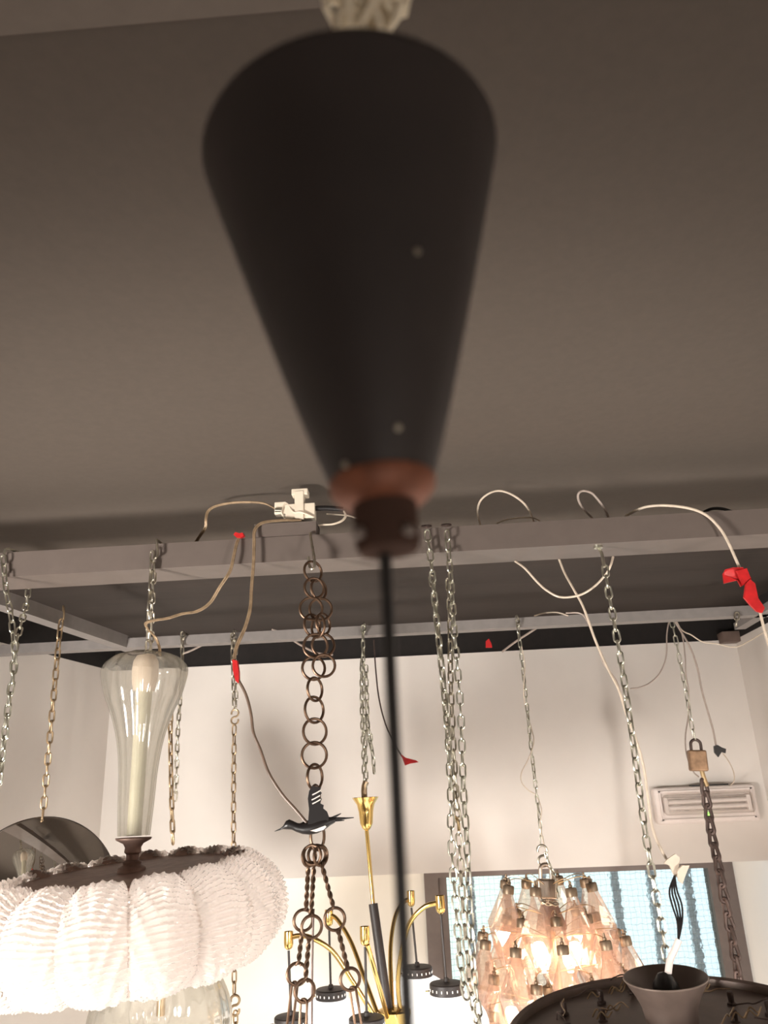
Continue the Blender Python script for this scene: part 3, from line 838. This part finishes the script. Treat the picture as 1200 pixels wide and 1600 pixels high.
for sx_ in (-1, 1):
    MB().lathe([(.0001, 0), (.0022, .0004), (.0028, .002), (.0018, .004), (.0001, .0045)], 12, Matrix.Translation((sx_ * .0085, -.009, -.0245))).build('set_screw', SCREWM, cone)
for px, py in ((652, 393), (622, 668), (540, 726)):
    # a pale screw head on the shell where the sight line meets it
    d_ = ray(px, py).normalized()
    best = None
    for s_ in range(2000):
        p_ = EYE + d_ * (.15 + s_ * .0002) - cb
        p_ = TL.inverted() @ p_
        if 0 < p_.z < Hc:
            rr_ = r_b + (r_t - r_b) * (p_.z / (Hc * .965)) ** .93
            if math.hypot(p_.x, p_.y) < rr_: best = p_; break
    if best:
        n_ = Vector((best.x, best.y, 0)).normalized() - Vector((0, 0, .28)); n_.normalize()
        MB().lathe([(.0001, .0008), (.0012, .0006), (.0016, -.001)], 14, TL @ Matrix.Translation(best) @ n_.to_track_quat('Z', 'Y').to_matrix().to_4x4()).build('screw', ZINCW, cone)
kb = cb + Vector((0, 0, -.026))
ke = at(637, 1600, YC + .03)
solo('power_cord', MB().tube([kb, kb.lerp(ke, .4), ke, kb.lerp(ke, 1.5)], .0023, 12, sub=6), BLACKP,
     'blurred black cord hanging straight down from the black cone close to the viewer', 'cord')
# knotted cream string on top
kt = at(565, 30, YC)
mb = MB()
for k in range(9):
    x0 = random.uniform(-.010, .012); y0 = random.uniform(-.008, .006)
    pts = []
    ph = random.uniform(0, 6.3); tw = random.uniform(2.2, 4.5)
    for q in range(12):
        t = q / 11
        pts.append(Vector((kt.x + x0 + .0055 * math.sin(ph + tw * 2 * t) + .003 * math.sin(7 * t + k), kt.y + y0 + .005 * math.cos(ph + tw * 2 * t), ct.z + .004 + t * .115)))
    mb.tube(pts, .0023, 7, sub=4)
for cx, cz_, ax in ((.013, .080, .3), (.016, .088, 1.2), (-.010, .086, .8), (0.0, .083, .2), (.014, .098, 2.)):
    pts = [Vector((kt.x + cx + .006 * math.cos(q * .7 + ax), kt.y - .006 + .004 * math.sin(q * 1.4), ct.z + cz_ + .008 * math.sin(q * .7 + ax))) for q in range(9)]
    mb.tube(pts, .0022, 7, closed=True)
mb.tube([Vector((kt.x, kt.y, ct.z + .11)), Vector((kt.x - .003, kt.y, ct.z + .3)), Vector((kt.x, kt.y, ZC))], .004, 8, sub=4)
solo('string_knot', mb, STRING, 'tangled cream string knotted above the black cone', 'string', (kt.x, kt.y, ct.z))

# ------------------------------------------------------------------ leaf chandelier
YD = 1.86
vb = at(209, 1309, YD); vt = at(229, 1021, YD)
dc = at(201, 1371, YD)
leafl = thing('glass_leaf_chandelier', 'large round chandelier of frosted ribbed glass leaves with a clear fluted glass stem', 'chandelier', dc)
tiltM = Matrix.Rotation(R(-3.4), 4, 'Y') @ Matrix.Rotation(R(3.8), 4, 'X')
NL = 16
mb = MB()
nu, nv = 22, 190
pr = [(.228, .006), (.237, .014), (.252, .016), (.276, .008), (.302, -.014), (.322, -.046), (.331, -.084), (.329, -.122), (.315, -.158), (.290, -.188), (.256, -.206), (.225, -.210), (.200, -.205)]
pp = cr_spline([Vector((r_, 0, z_ * (.85 if z_ < 0 else 1))) for r_, z_ in pr], 24)
# arc-length resample
ln = [0.]
for q in range(1, len(pp)): ln.append(ln[-1] + (pp[q] - pp[q - 1]).length)
prs = []
j = 0
for i in range(nv + 1):
    s_ = ln[-1] * i / nv
    while j < len(ln) - 2 and ln[j + 1] < s_: j += 1
    t = (s_ - ln[j]) / max(1e-9, ln[j + 1] - ln[j])
    prs.append(pp[j].lerp(pp[j + 1], t))
idx = lambda i, k: i * (nu + 1) + k
for i in range(nv + 1):
    v = i / nv
    p = prs[i]
    T = (prs[min(i + 1, nv)] - prs[max(i - 1, 0)]).normalized()
    nrm = Vector((-T.z, 0, T.x)) * -1
    if nrm.x < 0 and v > .3 and v < .6: nrm = -nrm
    nrm = Vector((-T.z, 0, T.x))
    taper = min(1, .80 + .9 * v, .72 + 1.6 * (1 - v))
    for k in range(nu + 1):
        u = -1 + 2 * k / nu
        ang = u * math.pi / NL * 1.05 * taper
        bulge = .014 * (1 - u * u) * (.35 + .65 * math.sin(math.pi * min(1, v * 1.05)))
        rib = .0045 * math.exp(-(u / .10) ** 2)- .002 * max(0, (abs(u) - .85) / .15)
        ripple = .0033 * math.sin(2 * math.pi * (v * 34 - .9 * abs(u) ** 1.4 + .25 * math.sin(9 * v + 3 * u)))
        diag = .0044 * max(0, math.sin(2 * math.pi * (abs(u) * 2.2 + v * 5))) * (abs(u) > .15)
        rr_ = bulge + rib + ripple + diag
        q = p + nrm * rr_
        mb.v.append(Vector((q.x * math.cos(ang), q.x * math.sin(ang), q.z)))
for i in range(nv):
    for k in range(nu):
        mb.f.append((idx(i, k), idx(i + 1, k), idx(i + 1, k + 1), idx(i, k + 1)))
leaf_me = mb.mesh('glass_leaf', LEAF)
mb = MB()
for q in range(7):     # a crumpled metal clip holding the leaf at its top
    a_ = random.uniform(-.5, .5)
mb.loft([[Vector((.222 + .010 * z_ + .016 * s_ * math.cos(t), .028 * s_ * math.sin(t) * (1 + .25 * math.sin(3 * t)), .004 + .009 * z_ + .004 * math.sin(2 * t + z_))) for t in [k * math.pi / 6 for k in range(12)]] for z_, s_ in ((0, 1), (.8, 1.05), (1.7, .85), (2.2, .45))])
clip_me = mb.mesh('clip', PINKMETAL)
for k in range(NL):
    A = tiltM @ Matrix.Rotation(2 * math.pi * (k + .42) / NL, 4, 'Z')
    link_mesh('glass_leaf', leaf_me, leafl, A @ Matrix.Scale(random.uniform(.985, 1.01), 4))
    if math.sin(2 * math.pi * (k + .42) / NL) > -.05: link_mesh('clip', clip_me, leafl, A @ Matrix.Translation((.006, 0, random.uniform(-.004, .004))))
MB().lathe([(.0001, .012), (.236, .012), (.240, .008), (.240, -.004), (.236, -.008), (.0001, -.008)], 64, tiltM).build('top_plate', PINKMETAL, leafl)
mb = MB().lathe([(.0001, -.055), (.150, -.06), (.155, -.066), (.155, -.078), (.0001, -.08)], 48, tiltM)
for k in range(6): mb.tube([tiltM @ Vector((.14 * math.cos(k * 1.047), .14 * math.sin(k * 1.047), z_)) for z_ in (-.008, -.06)], .004, 8)
mb.build('inner_frame', PINKMETAL, leafl)
for k in range(9):
    a_ = 2 * math.pi * (k + .3) / 9
    MB().lathe([(.0001, .034), (.014, .026), (.020, .010), (.019, -.006), (.011, -.022), (.010, -.034), (.0001, -.035)], 16, tiltM @ Matrix.Translation((.235 * math.cos(a_), .235 * math.sin(a_), -.098))).build('bulb', BULBW, leafl)
# stem: metal collar, glass baluster, inner tube
dcv = Vector(dc)
axis = (vt - vb).normalized()
MS = Matrix.Translation(vb - dcv) @ axis.to_track_quat('Z', 'Y').to_matrix().to_4x4()
Ls = (vt - vb).length
sc = lambda px_: px_ * (YD * 1.0 / F_PX) * .96
zz = lambda y_: (1309 - y_) / (1309 - 1021) * Ls
low = (dc + Vector((.004, 0, .010)) - vb).length
MB().lathe([(sc(27), 0), (sc(26), -.004), (sc(15), -.012), (sc(12), -.020), (sc(12.5), -.030), (sc(9.5), -.034), (sc(9), -low + .026), (sc(14), -low + .022), (sc(13), -low + .016), (.030, -low + .010), (.032, -low - .012), (.0001, -low - .012)], 32, MS, cap=False).build('stem_collar', PINKMETAL, leafl)
ctl = [(23.5, 1306), (26.5, 1260), (29.5, 1205), (36, 1160), (47, 1122), (58, 1094), (64.5, 1070), (67, 1052), (63, 1040), (51, 1028), (34, 1021.5)]
cs = cr_spline([Vector((sc(r_), 0, zz(y_))) for r_, y_ in ctl], 5)
MB().lathe([(p.x, p.z) for p in cs] + [(p.x - .0035, p.z) for p in cs[::-1]], 96, MS, 13, .04, closed=True).build('glass_stem', CLEAR, leafl)
MB().lathe([(sc(11), zz(1306)), (sc(11.5), zz(1200)), (sc(12.5), zz(1130)), (sc(13.5), zz(1083)), (.0001, zz(1083))], 24, MS).build('inner_tube', OLIVE, leafl)
MB().lathe([(.0001, zz(1084)), (sc(17), zz(1083)), (sc(20), zz(1070)), (sc(21.5), zz(1050)), (sc(20), zz(1034)), (sc(15), zz(1025)), (.0001, zz(1022))], 32, MS).build('socket_cover', CERAMIC, leafl)

# ------------------------------------------------------------------ round mirror
mc = at(60, 1407, 2.32)
mir = thing('round_mirror', 'round frameless mirror hanging at the left wall behind the leaf chandelier', 'mirror', mc)
MM = Matrix.Rotation(R(40), 4, 'Z') @ Matrix.Rotation(R(-9), 4, 'X') @ Matrix.Rotation(R(90), 4, 'X')
MB().lathe([(.0001, .004), (.215, .004), (.218, .002)], 96, MM).build('mirror_glass', MIRROR, mir)
MB().lathe([(.218, .002), (.220, 0), (.220, -.014), (.216, -.016), (.0001, -.016)], 96, MM).build('backing', IRON, mir)
MB().tube([MM @ Vector((.02, .16, -.019)), MM @ Vector((.01, .20, -.022)), at(66, 1281, 2.335) - mc], .003, 7, sub=3).build('hanger', OLDBRASS, mir)

# ------------------------------------------------------------------ clear glass bell below the leaf chandelier
gb = at(250, 1600, 2.45)
bell = thing('glass_bell_lamp', 'clear fluted glass bell lamp half hidden under the leaf chandelier', 'lamp', gb)
gp = cr_spline([Vector(p) for p in ((.012, 0, .20), (.06, 0, .19), (.125, 0, .15), (.17, 0, .09), (.193, 0, .02), (.185, 0, -.06), (.15, 0, -.13), (.10, 0, -.17))], 5)
MB().lathe([(p.x, p.z) for p in gp] + [(p.x - .004, p.z) for p in gp[::-1]], 96, None, 22, .012, closed=True).build('glass_bell', CLEAR, bell)
MB().lathe([(.0001, .22), (.02, .215), (.022, .198), (.012, .19), (.012, .02), (.0001, .02)], 20).build('fitting', BRASSD, bell)
MB().tube([Vector((0, 0, .21)), Vector((0, 0, .30))], .004, 8).build('stem', BRASSD, bell)

# ------------------------------------------------------------------ brass arm chandelier
YS = 2.735
st = at(571, 1246, YS)
hubp = at(616, 1586, 2.70)
spid = thing('brass_arm_chandelier', 'brass chandelier with curved arms, hanging black rods and lit white globes', 'chandelier', st)
r1, r2, r3 = at(573, 1298, YS), at(583, 1412, 2.73), at(607, 1585, 2.70)
px2m = lambda n_: n_ * YS * .93 / F_PX
ax_ = (r1 - st).normalized()
MC = Matrix.Translation((0, 0, 0)) @ (-ax_).to_track_quat('Z', 'Y').to_matrix().to_4x4()
Lb = (r1 - st).length
MB().lathe([(px2m(20.5), .001), (px2m(21), 0), (px2m(18), -.010), (px2m(14), -.022), (px2m(11.5), -.045), (px2m(10), -.08), (px2m(7), -Lb * .92), (px2m(3), -Lb), (.0001, -Lb - .001), (.0001, -Lb + .01), (px2m(9), -.07), (px2m(12.5), -.022), (px2m(18.5), -.004)], 40, MC, closed=True).build('bell_cup', BRASS, spid)
MB().tube([Vector((.003, 0, .05)), Vector((-.004, 0, .02)), Vector((.0, 0, -.08))], .010, 8, sub=3).build('hanging_loop', OLDBRASS, spid)
MB().tube([r1 - st, r2 - st], .0065, 12).build('rod', BRASS, spid)
MB().tube([r2 - st, r3 - st], .0145, 20).build('sleeve', BLACK, spid)
mb = MB().lathe([(.0001, .02), (.035, .02), (.05, .012), (.052, -.02), (.04, -.06), (.0001, -.07)], 32, Matrix.Translation(hubp - st)).build('hub', BRASS, spid)
arms = [  # cup pixel, depth, disc pixel, arm via
    ((451, 1468), 2.64, (455, 1592), [(453, 1465, 2.64), (468, 1462, 2.64), (488, 1466, 2.64), (520, 1487, 2.66), (552, 1535, 2.68), (590, 1596, 2.70)]),
    ((514, 1433), 2.92, (517, 1549), [(514, 1428, 2.92), (528, 1438, 2.90), (549, 1473, 2.85), (570, 1530, 2.78), (592, 1590, 2.72)]),
    ((570, 1461), 2.50, (573, 1594), [(574, 1476, 2.50), (581, 1500, 2.52), (592, 1540, 2.58), (606, 1590, 2.66), (616, 1612, 2.70)]),
    ((642, 1403), 2.95, (652, 1514), [(640, 1404, 2.95), (628, 1412, 2.93), (616, 1438, 2.88), (610, 1490, 2.80), (613, 1575, 2.72)]),
    ((688, 1412), 2.58, (698, 1540), [(682, 1411, 2.58), (662, 1418, 2.59), (640, 1443, 2.61), (627, 1490, 2.65), (622, 1540, 2.68), (628, 1600, 2.69)]),
]
for (cx, cy), Y, (dx, dy), via in arms:
    cpt = at(cx, cy, Y); dpt = at(dx, dy, Y); s_ = Y / F_PX
    MB().tube([p - st for p in P3(via)], .0072, 10, sub=8).build('arm', BRASS, spid)
    MB().lathe([(.0001, .018), (.0125, .020), (.0140, .022), (.0145, -.010), (.0125, -.021), (.006, -.027), (.0001, -.028)], 24, Matrix.Translation(cpt - st)).build('arm_cup', BRASS, spid)
    rod = MB().tube([cpt - st + Vector((0, 0, -.03)), dpt - st], .0037, 8).build('rod', BLACK, spid)
    D = Matrix.Translation(dpt - st)
    ds = MB().lathe([(.0001, .022), (.007, .02), (.009, .010), (.047, .008), (.050, .005), (.050, -.020), (.046, -.022), (.0001, -.022)], 40, D).build('disc_cap', BLACK, spid)
    mb = MB()
    for k in range(20):
        mb.obox(D @ Matrix.Rotation(2 * math.pi * k / 20, 4, 'Z') @ Matrix.Translation((.0500, 0, -.008)), .0008, .0015, .0032)
    sl = mb.build('lit_slots', SLOT, ds, smooth=False)
    MB().tube([D @ Vector((-.049, 0, -.012)), D @ Vector((-.062, -.004, -.012))], .002, 6).build('knob', BRASS, ds)
    MB().lathe([(.0001, -.020)] + [(.115 * math.sin(R(t)), -.098 + .085 * math.cos(R(t))) for t in range(22, 181, 12)], 40, D).build('globe', OPAL, spid)

# ------------------------------------------------------------------ pink polyhedral chandelier
YP = 2.74
pc = at(858, 1412, YP)
poly = thing('pink_glass_chandelier', 'tiered chandelier of pink faceted glass drops lit from inside', 'chandelier', pc)


def drop_mesh(Ld, rw):
    mb = MB()
    rg = [(.014, 0, 0), (.020, -.10 * Ld, 0), (rw, -.52 * Ld, .52), (rw * .80, -.72 * Ld, 0), (.010, -Ld, .52)]
    for r_, z_, ph in rg:
        for k in range(6):
            mb.v.append(Vector((r_ * math.cos(k * math.pi / 3 + ph), r_ * math.sin(k * math.pi / 3 + ph), z_)))
    for i in range(4):
        for k in range(6):
            l = (k + 1) % 6
            a_, b_, c_, d_ = i * 6 + k, i * 6 + l, (i + 1) * 6 + l, (i + 1) * 6 + k
            if rg[i][2] == rg[i + 1][2]: mb.f.append((a_, b_, c_, d_))
            elif rg[i][2] < rg[i + 1][2]: mb.f += [(a_, b_, d_), (b_, c_, d_)]
            else: mb.f += [(a_, b_, c_), (a_, c_, d_)]
    mb.f.append(tuple(24 + k for k in range(6)))
    return mb.mesh('glass_drop', PINKG, smooth=False)


DROP = drop_mesh(.205, .050)
CAP = MB().lathe([(.0001, -.006), (.0165, -.006), (.0175, -.002), (.0175, .016), (.015, .019), (.006, .020), (.006, .026), (.0035, .028), (.0035, .038), (.0001, .039)], 16).mesh('cap', mat('drop_cap_metal', (.26, .19, .13), .45, .7, var=.25, scale=60))
tiers = [(1389, .140, 8, .5), (1436, .138, 8, .0), (1470, .222, 10, .0), (1523, .208, 8, .5), (1578, .222, 10, .0), (1640, .20, 8, .5)]   # cap pixel height, ring radius, count, phase
for ty, rad, n, ph in tiers:
    zt = at(858, ty, YP).z - pc.z
    xo = at(858 + (ty - 1412) * .085, ty, YP).x - pc.x
    for k in range(n):
        a_ = 2 * math.pi * (k + ph) / n + math.pi / 2
        M = Matrix.Translation((xo + rad * math.cos(a_), rad * math.sin(a_), zt + random.uniform(-.006, .006))) @ Matrix.Rotation(a_, 4, 'Z') @ Matrix.Rotation(R(-9), 4, 'Y') @ Matrix.Rotation(random.uniform(-.3, .3), 4, 'Z')
        g_ = link_mesh('glass_drop', DROP, poly, M)
        link_mesh('cap', CAP, g_)
mb = MB().tube([Vector((0, 0, -.02)), Vector((.02, 0, -.55))], .009, 10)
for ty, rad, n, ph in tiers:
    zt = at(858, ty, YP).z - pc.z; xo = at(858 + (ty - 1412) * .085, ty, YP).x - pc.x
    for q in range(n):
        a_ = 2 * math.pi * (q + ph) / n + math.pi / 2
        e = Vector((xo + rad * math.cos(a_), rad * math.sin(a_), zt + .024))
        mb.tube([Vector((xo, 0, zt + .005)), Vector((xo + rad * .7 * math.cos(a_), rad * .7 * math.sin(a_), zt + .036)), e + Vector((0, 0, .006)), e], .0014, 5, sub=4)
mb.build('inner_frame', BRASSD, poly)
MB().lathe([(.0001, .012), (.020, .012), (.026, .0), (.045, -.055), (.048, -.07), (.0001, -.072)], 24).build('canopy', PINKMETAL, poly)
for px, py, dY in ((843, 1488, -.06), (899, 1488, -.06), (850, 1500, .07), (890, 1500, .07), (868, 1585, -.1), (800, 1590, -.05), (930, 1590, -.05)):
    MB().lathe([(.0001, .03), (.014, .026), (.022, .010), (.020, -.008), (.011, -.024), (.010, -.034), (.0001, -.035)], 16, Matrix.Translation(at(px, py, YP + dY) - pc)).build('bulb', BULB, poly)

# padlocks
def padlock(label, px, py0, py1, Y, w_, mt, shackle_px, foot=False):
    b_ = at(px, py1, Y); t_ = at(px + shackle_px[2], py0, Y)
    root = thing('padlock', label, 'padlock', b_)
    h_ = t_.z - b_.z
    mb = MB().box((-w_ / 2, -w_ * .26, 0), (w_ / 2, w_ * .26, h_))
    q = mb.build('body', mt, root, smooth=False)
    bv = q.modifiers.new('bevel', 'BEVEL'); bv.width = .006; bv.segments = 3
    sh = shackle_px[0]
    pts = [Vector((-w_ * .28, 0, h_ - .01)), Vector((-w_ * .28, 0, h_ + sh * .55))] + [Vector((w_ * .28 * math.cos(math.pi - k * math.pi / 6), 0, h_ + sh * .55 + w_ * .28 * math.sin(k * math.pi / 6))) for k in range(1, 6)] + [Vector((w_ * .28, 0, h_ + sh * .55)), Vector((w_ * .28, 0, h_ - .01))]
    MB().tube(pts, shackle_px[1], 10, sub=3).build('shackle', IRON if mt is RUSTB else STEEL, root)
    if foot:
        MB().tube([Vector((.010, 0, .005)), Vector((.014, 0, -.02)), Vector((.022, 0, -.05))], .008, 8, sub=3).build('brass_toggle', BRASSD, root)
    root.rotation_euler = (0, R(3), 0)
    return root


padlock('steel padlock hanging above the pink glass chandelier', 855, 1373, 1404, YP - .02, .060, STEEL, (.045, .0062, -2))
padlock('rusty brass padlock between the thin chain and the heavy dark chain', 1092, 1172, 1205, 2.95, .062, RUSTB, (.034, .0052, -3), True)
c = chain('small steel chain wrapped round the foot of the steel padlock', [(843, 1404, YP - .05), (848, 1409, YP - .055), (857, 1413, YP - .055), (867, 1410, YP - .055), (874, 1407, YP - .05)], .012, .012, .0019, ZINCW)
add_links(c, P3([(846, 1412, YP - .05), (856, 1407, YP - .06), (866, 1414, YP - .06), (875, 1411, YP - .05)]), .012, .012, .0019, ZINCW)
c = chain('thin steel safety chain beside the steel padlock', [(852, 1332, YP - .03), (859, 1352, YP - .03), (866, 1368, YP - .03), (870, 1390, YP - .03), (873, 1408, YP - .04)], .017, .0115, .0018, ZINC, twist=.3)

# ------------------------------------------------------------------ emergency light
ea, eb = at(1024, 1288, YB), at(1172, 1225, YB)
em = thing('emergency_light', 'white emergency light box with clear cover on the upper back wall', 'emergency light', ((ea.x + eb.x) / 2, YB, ea.z))
o3 = em.location; x0, x1 = ea.x, eb.x; z0, z1 = ea.z, eb.z
q = MB().box((x0, YB - .05, z0), (x1, YB - .001, z1)).build('housing', WHITE2, em, o3, False); bv = q.modifiers.new('b', 'BEVEL'); bv.width = .012; bv.segments = 3
mb = MB()
zi0, zi1 = z0 + (z1 - z0) * .32, z0 + (z1 - z0) * .72
for lo, hi in (((x0 + .02, YB - .058, z0 + .014), (x1 - .02, YB - .05, z0 + .020)), ((x0 + .02, YB - .058, z1 - .02), (x1 - .02, YB - .05, z1 - .014)), ((x0 + .02, YB - .058, z0 + .014), (x0 + .026, YB - .05, z1 - .014)), ((x1 - .026, YB - .058, z0 + .014), (x1 - .02, YB - .05, z1 - .014))):
    mb.box(lo, hi)
mb.build('bezel', WHITE2, em, o3, False)
MB().box((x0 + .035, YB - .056, zi0), (x1 - .035, YB - .0502, zi1)).build('reflector', mat('reflector_metal', (.50, .44, .41), .22, .9), em, o3, False)
for zt in (zi0 + .018, zi1 - .018):
    MB().tube([Vector((x0 + .05, YB - .066, zt)), Vector((x1 - .05, YB - .066, zt))], .009, 12).build('tube', WHITE2, em, o3)
for x_ in (x0 + .04, (x0 + x1) / 2, x1 - .045):
    MB().box((x_ - .008, YB - .074, zi0), (x_ + .008, YB - .056, zi1)).build('tube_holder', WHITE2, em, o3, False)
q = MB().box((x0 + .03, YB - .095, zi0 - .012), (x1 - .03, YB - .0585, zi1 + .012)).build('cover', COVER, em, o3, False); bv = q.modifiers.new('b', 'BEVEL'); bv.width = .012; bv.segments = 3
MB().lathe([(.0001, .008), (.005, .006), (.006, 0)], 14, Matrix.Translation(Vector(((x0 + x1) / 2 + .0, YB - .052, z0 + .035)) - o3) @ Matrix.Rotation(R(90), 4, 'X')).build('led', LED, em)['label'] = 'green led'
MB().box(((x0 + x1) / 2 - .05, YB - .04, z1), ((x0 + x1) / 2 + .11, YB - .01, z1 + .006)).build('top_bracket', BLACKP, em, o3, False)

# ------------------------------------------------------------------ brown dish lamp
YDI = 1.80
dcup = at(1043, 1527, YDI)
zd = atz(1080, 1520, EYE.z - .415).z
ZCUP = .100
dish = thing('dish_lamp', 'large brown metal dish lamp with a flared central cup and bare terminals on top', 'lamp', dcup - Matrix.Rotation(R(5.0), 3, 'X') @ Vector((0, 0, ZCUP)))
dish.rotation_euler = (R(5.0), R(-2.6), 0)
o4 = dish.location
RD = .328
MB().lathe([(.05, .004), (.15, .002), (RD - .03, -.006), (RD - .012, -.006), (RD - .010, -.02), (.25, -.06), (.12, -.09), (.0001, -.095), (.0001, .004)], 96).build('dish', DISHM, dish)
MB().lathe([(RD - .016, -.004), (RD - .014, .008), (RD - .006, .012), (RD, .008), (RD + .002, -.004), (RD - .002, -.018), (RD - .012, -.016)], 96, closed=True).build('rim', DISHE, dish)
zc = ZCUP; xo = 0.
print('CUP', zc)
cupp = [(.081, zc), (.080, zc - .003), (.072, zc - .016), (.062, zc - .032), (.054, zc - .050), (.050, zc - .075), (.049, .0), (.0001, .0), (.0001, zc - .065), (.040, zc - .062), (.046, zc - .050), (.054, zc - .032), (.066, zc - .014), (.078, zc + .001)]
MB().lathe(cupp, 64, Matrix.Translation((xo, 0, 0)), closed=True).build('cup', DISHM, dish)
MB().tube([Vector((xo + .080 * math.cos(q * math.pi / 32), .080 * math.sin(q * math.pi / 32), zc)) for q in range(64)], .002, 6, closed=True).build('cup_edge', DISHE, dish)
MB().lathe([(.0001, .045), (.012, .042), (.024, .025), (.028, .005), (.022, -.015), (.010, -.03), (.0001, -.03)], 20, Matrix.Translation((xo - .002, 0, zc - .035))).build('hook_knob', BLACKP, dish)
terms = [(-.10, .20), (-.19, .15), (-.26, .02), (-.12, .09), (-.20, .03), (-.05, -.02), (.09, .19), (.16, .13), (.21, .06), (.13, .03), (.25, .10), (.12, -.05), (-.02, .25), (-.16, -.09), (.2, -.06)]
for k, (x_, y_) in enumerate(terms):
    a_ = math.atan2(y_, x_)
    z_ = .003
    tm = MB().lathe([(.0001, .022), (.006, .021), (.007, .016), (.006, .002), (.010, .0), (.010, -.004), (.0001, -.004)], 10, Matrix.Translation((x_, y_, z_))).build('terminal', IRON, dish)
    pts = [Vector((x_, y_, z_ + .016)) + Vector((.022 * q * math.cos(a_ + 1.1 + k) + .004 * math.sin(3 * q + k), .022 * q * math.sin(a_ + 1.1 + k), .006 + .006 * math.sin(2.1 * q + k) - .010 * (q > 2))) for q in range(4)]
    MB().tube(pts, .0016, 6, sub=4).build('wire_lead', CORD_CLEAR if k % 2 else IRON, tm)
    if k % 3 == 0:
        mb = MB()
        for q in range(3):
            e = Vector((x_ + random.uniform(-.03, .03), y_ + random.uniform(-.02, .02), z_ + .008))
            mb.tube([e, e + Vector((.012, .004, .012)), e + Vector((.022, -.004, .004)), e + Vector((.034, .006, .010))], .0016, 5, sub=4)
        mb.build('wire_tangle', OLDBRASS, tm)
# wiring entering the cup
mb = MB()
for k in range(4):
    d_ = (k - 1.5) * 5
    mb.tube(P3([(1054, 1368, 1.795), (1052 + d_ * .8, 1392, 1.79), (1058 + d_, 1415, 1.785), (1062 + d_ * .5, 1440, 1.78), (1060, 1470, 1.775)]), .0019, 6, sub=5)
solo('wire_bundle', mb, BLACKP, 'black wire bundle between the cream tape and the dish cup', 'wire')
solo('cable_sleeve', MB().tube(P3([(1061, 1468, 1.775), (1055, 1482, 1.775), (1047, 1500, 1.772), (1044, 1520, 1.765)]), .0068, 10, sub=3), WHITE2, 'white cable sleeve entering the cup of the brown dish lamp', 'cable sleeve')
tape('masking_tape', 'creased cream tape flags where the long cream cord meets the black wires', [(1046, 1352), (1037, 1349), (1042, 1343), (1050, 1337), (1055, 1334), (1062, 1340), (1060, 1356), (1058, 1369), (1052, 1366)], 1.80, .004, PAPERT,
     extra=(([(1058, 1369), (1060, 1358), (1066, 1352), (1077, 1352), (1071, 1366), (1066, 1381), (1060, 1377)], 1.79),))

# ------------------------------------------------------------------ lights
def plight(name, loc, power, col=(1, .945, .88), rad=.12):
    l = bpy.data.lights.new(name, 'POINT'); l.energy = power; l.color = col; l.shadow_soft_size = rad
    q = bpy.data.objects.new(name, l); C.objects.link(q); q.location = loc
    return q


plight('unseen_light', (.05, 1.9, 1.3), 17, rad=.5)
plight('unseen_light', (1.25, 2.0, 1.1), 17, rad=.5)
plight('unseen_light', (-1.2, 2.4, 1.1), 14, rad=.4)
plight('unseen_light', (.5, -1.3, 1.2), 24, rad=.3)  # fill added behind the viewer to lift the cone and near ceiling
for sx_, tx_, en in ((1.5, -.95, 300), (-1.75, .95, 300)):  # unseen spots added to even out the light on the back wall
    l = bpy.data.lights.new('wall_fill_spot', 'SPOT'); l.energy = en; l.color = (1, .945, .88); l.shadow_soft_size = .25
    l.spot_size = R(84); l.spot_blend = .7
    q = bpy.data.objects.new('wall_fill_spot', l); C.objects.link(q); q.location = (sx_, .25, 1.75)
    q.rotation_euler = (Vector((tx_, 3.7, 3.05)) - q.location).to_track_quat('-Z', 'Y').to_euler()

sc_ = bpy.context.scene
sc_.view_settings.view_transform = 'Standard'
sc_.view_settings.look = 'None'
sc_.view_settings.gamma = 1
sc_.view_settings.use_curve_mapping = False
sc_.view_settings.exposure = .52
sc_.cycles.max_bounces = 14
sc_.cycles.transparent_max_bounces = 32
sc_.cycles.transmission_bounces = 10
sc_.cycles.sample_clamp_indirect = 6
sc_.cycles.use_denoising = True
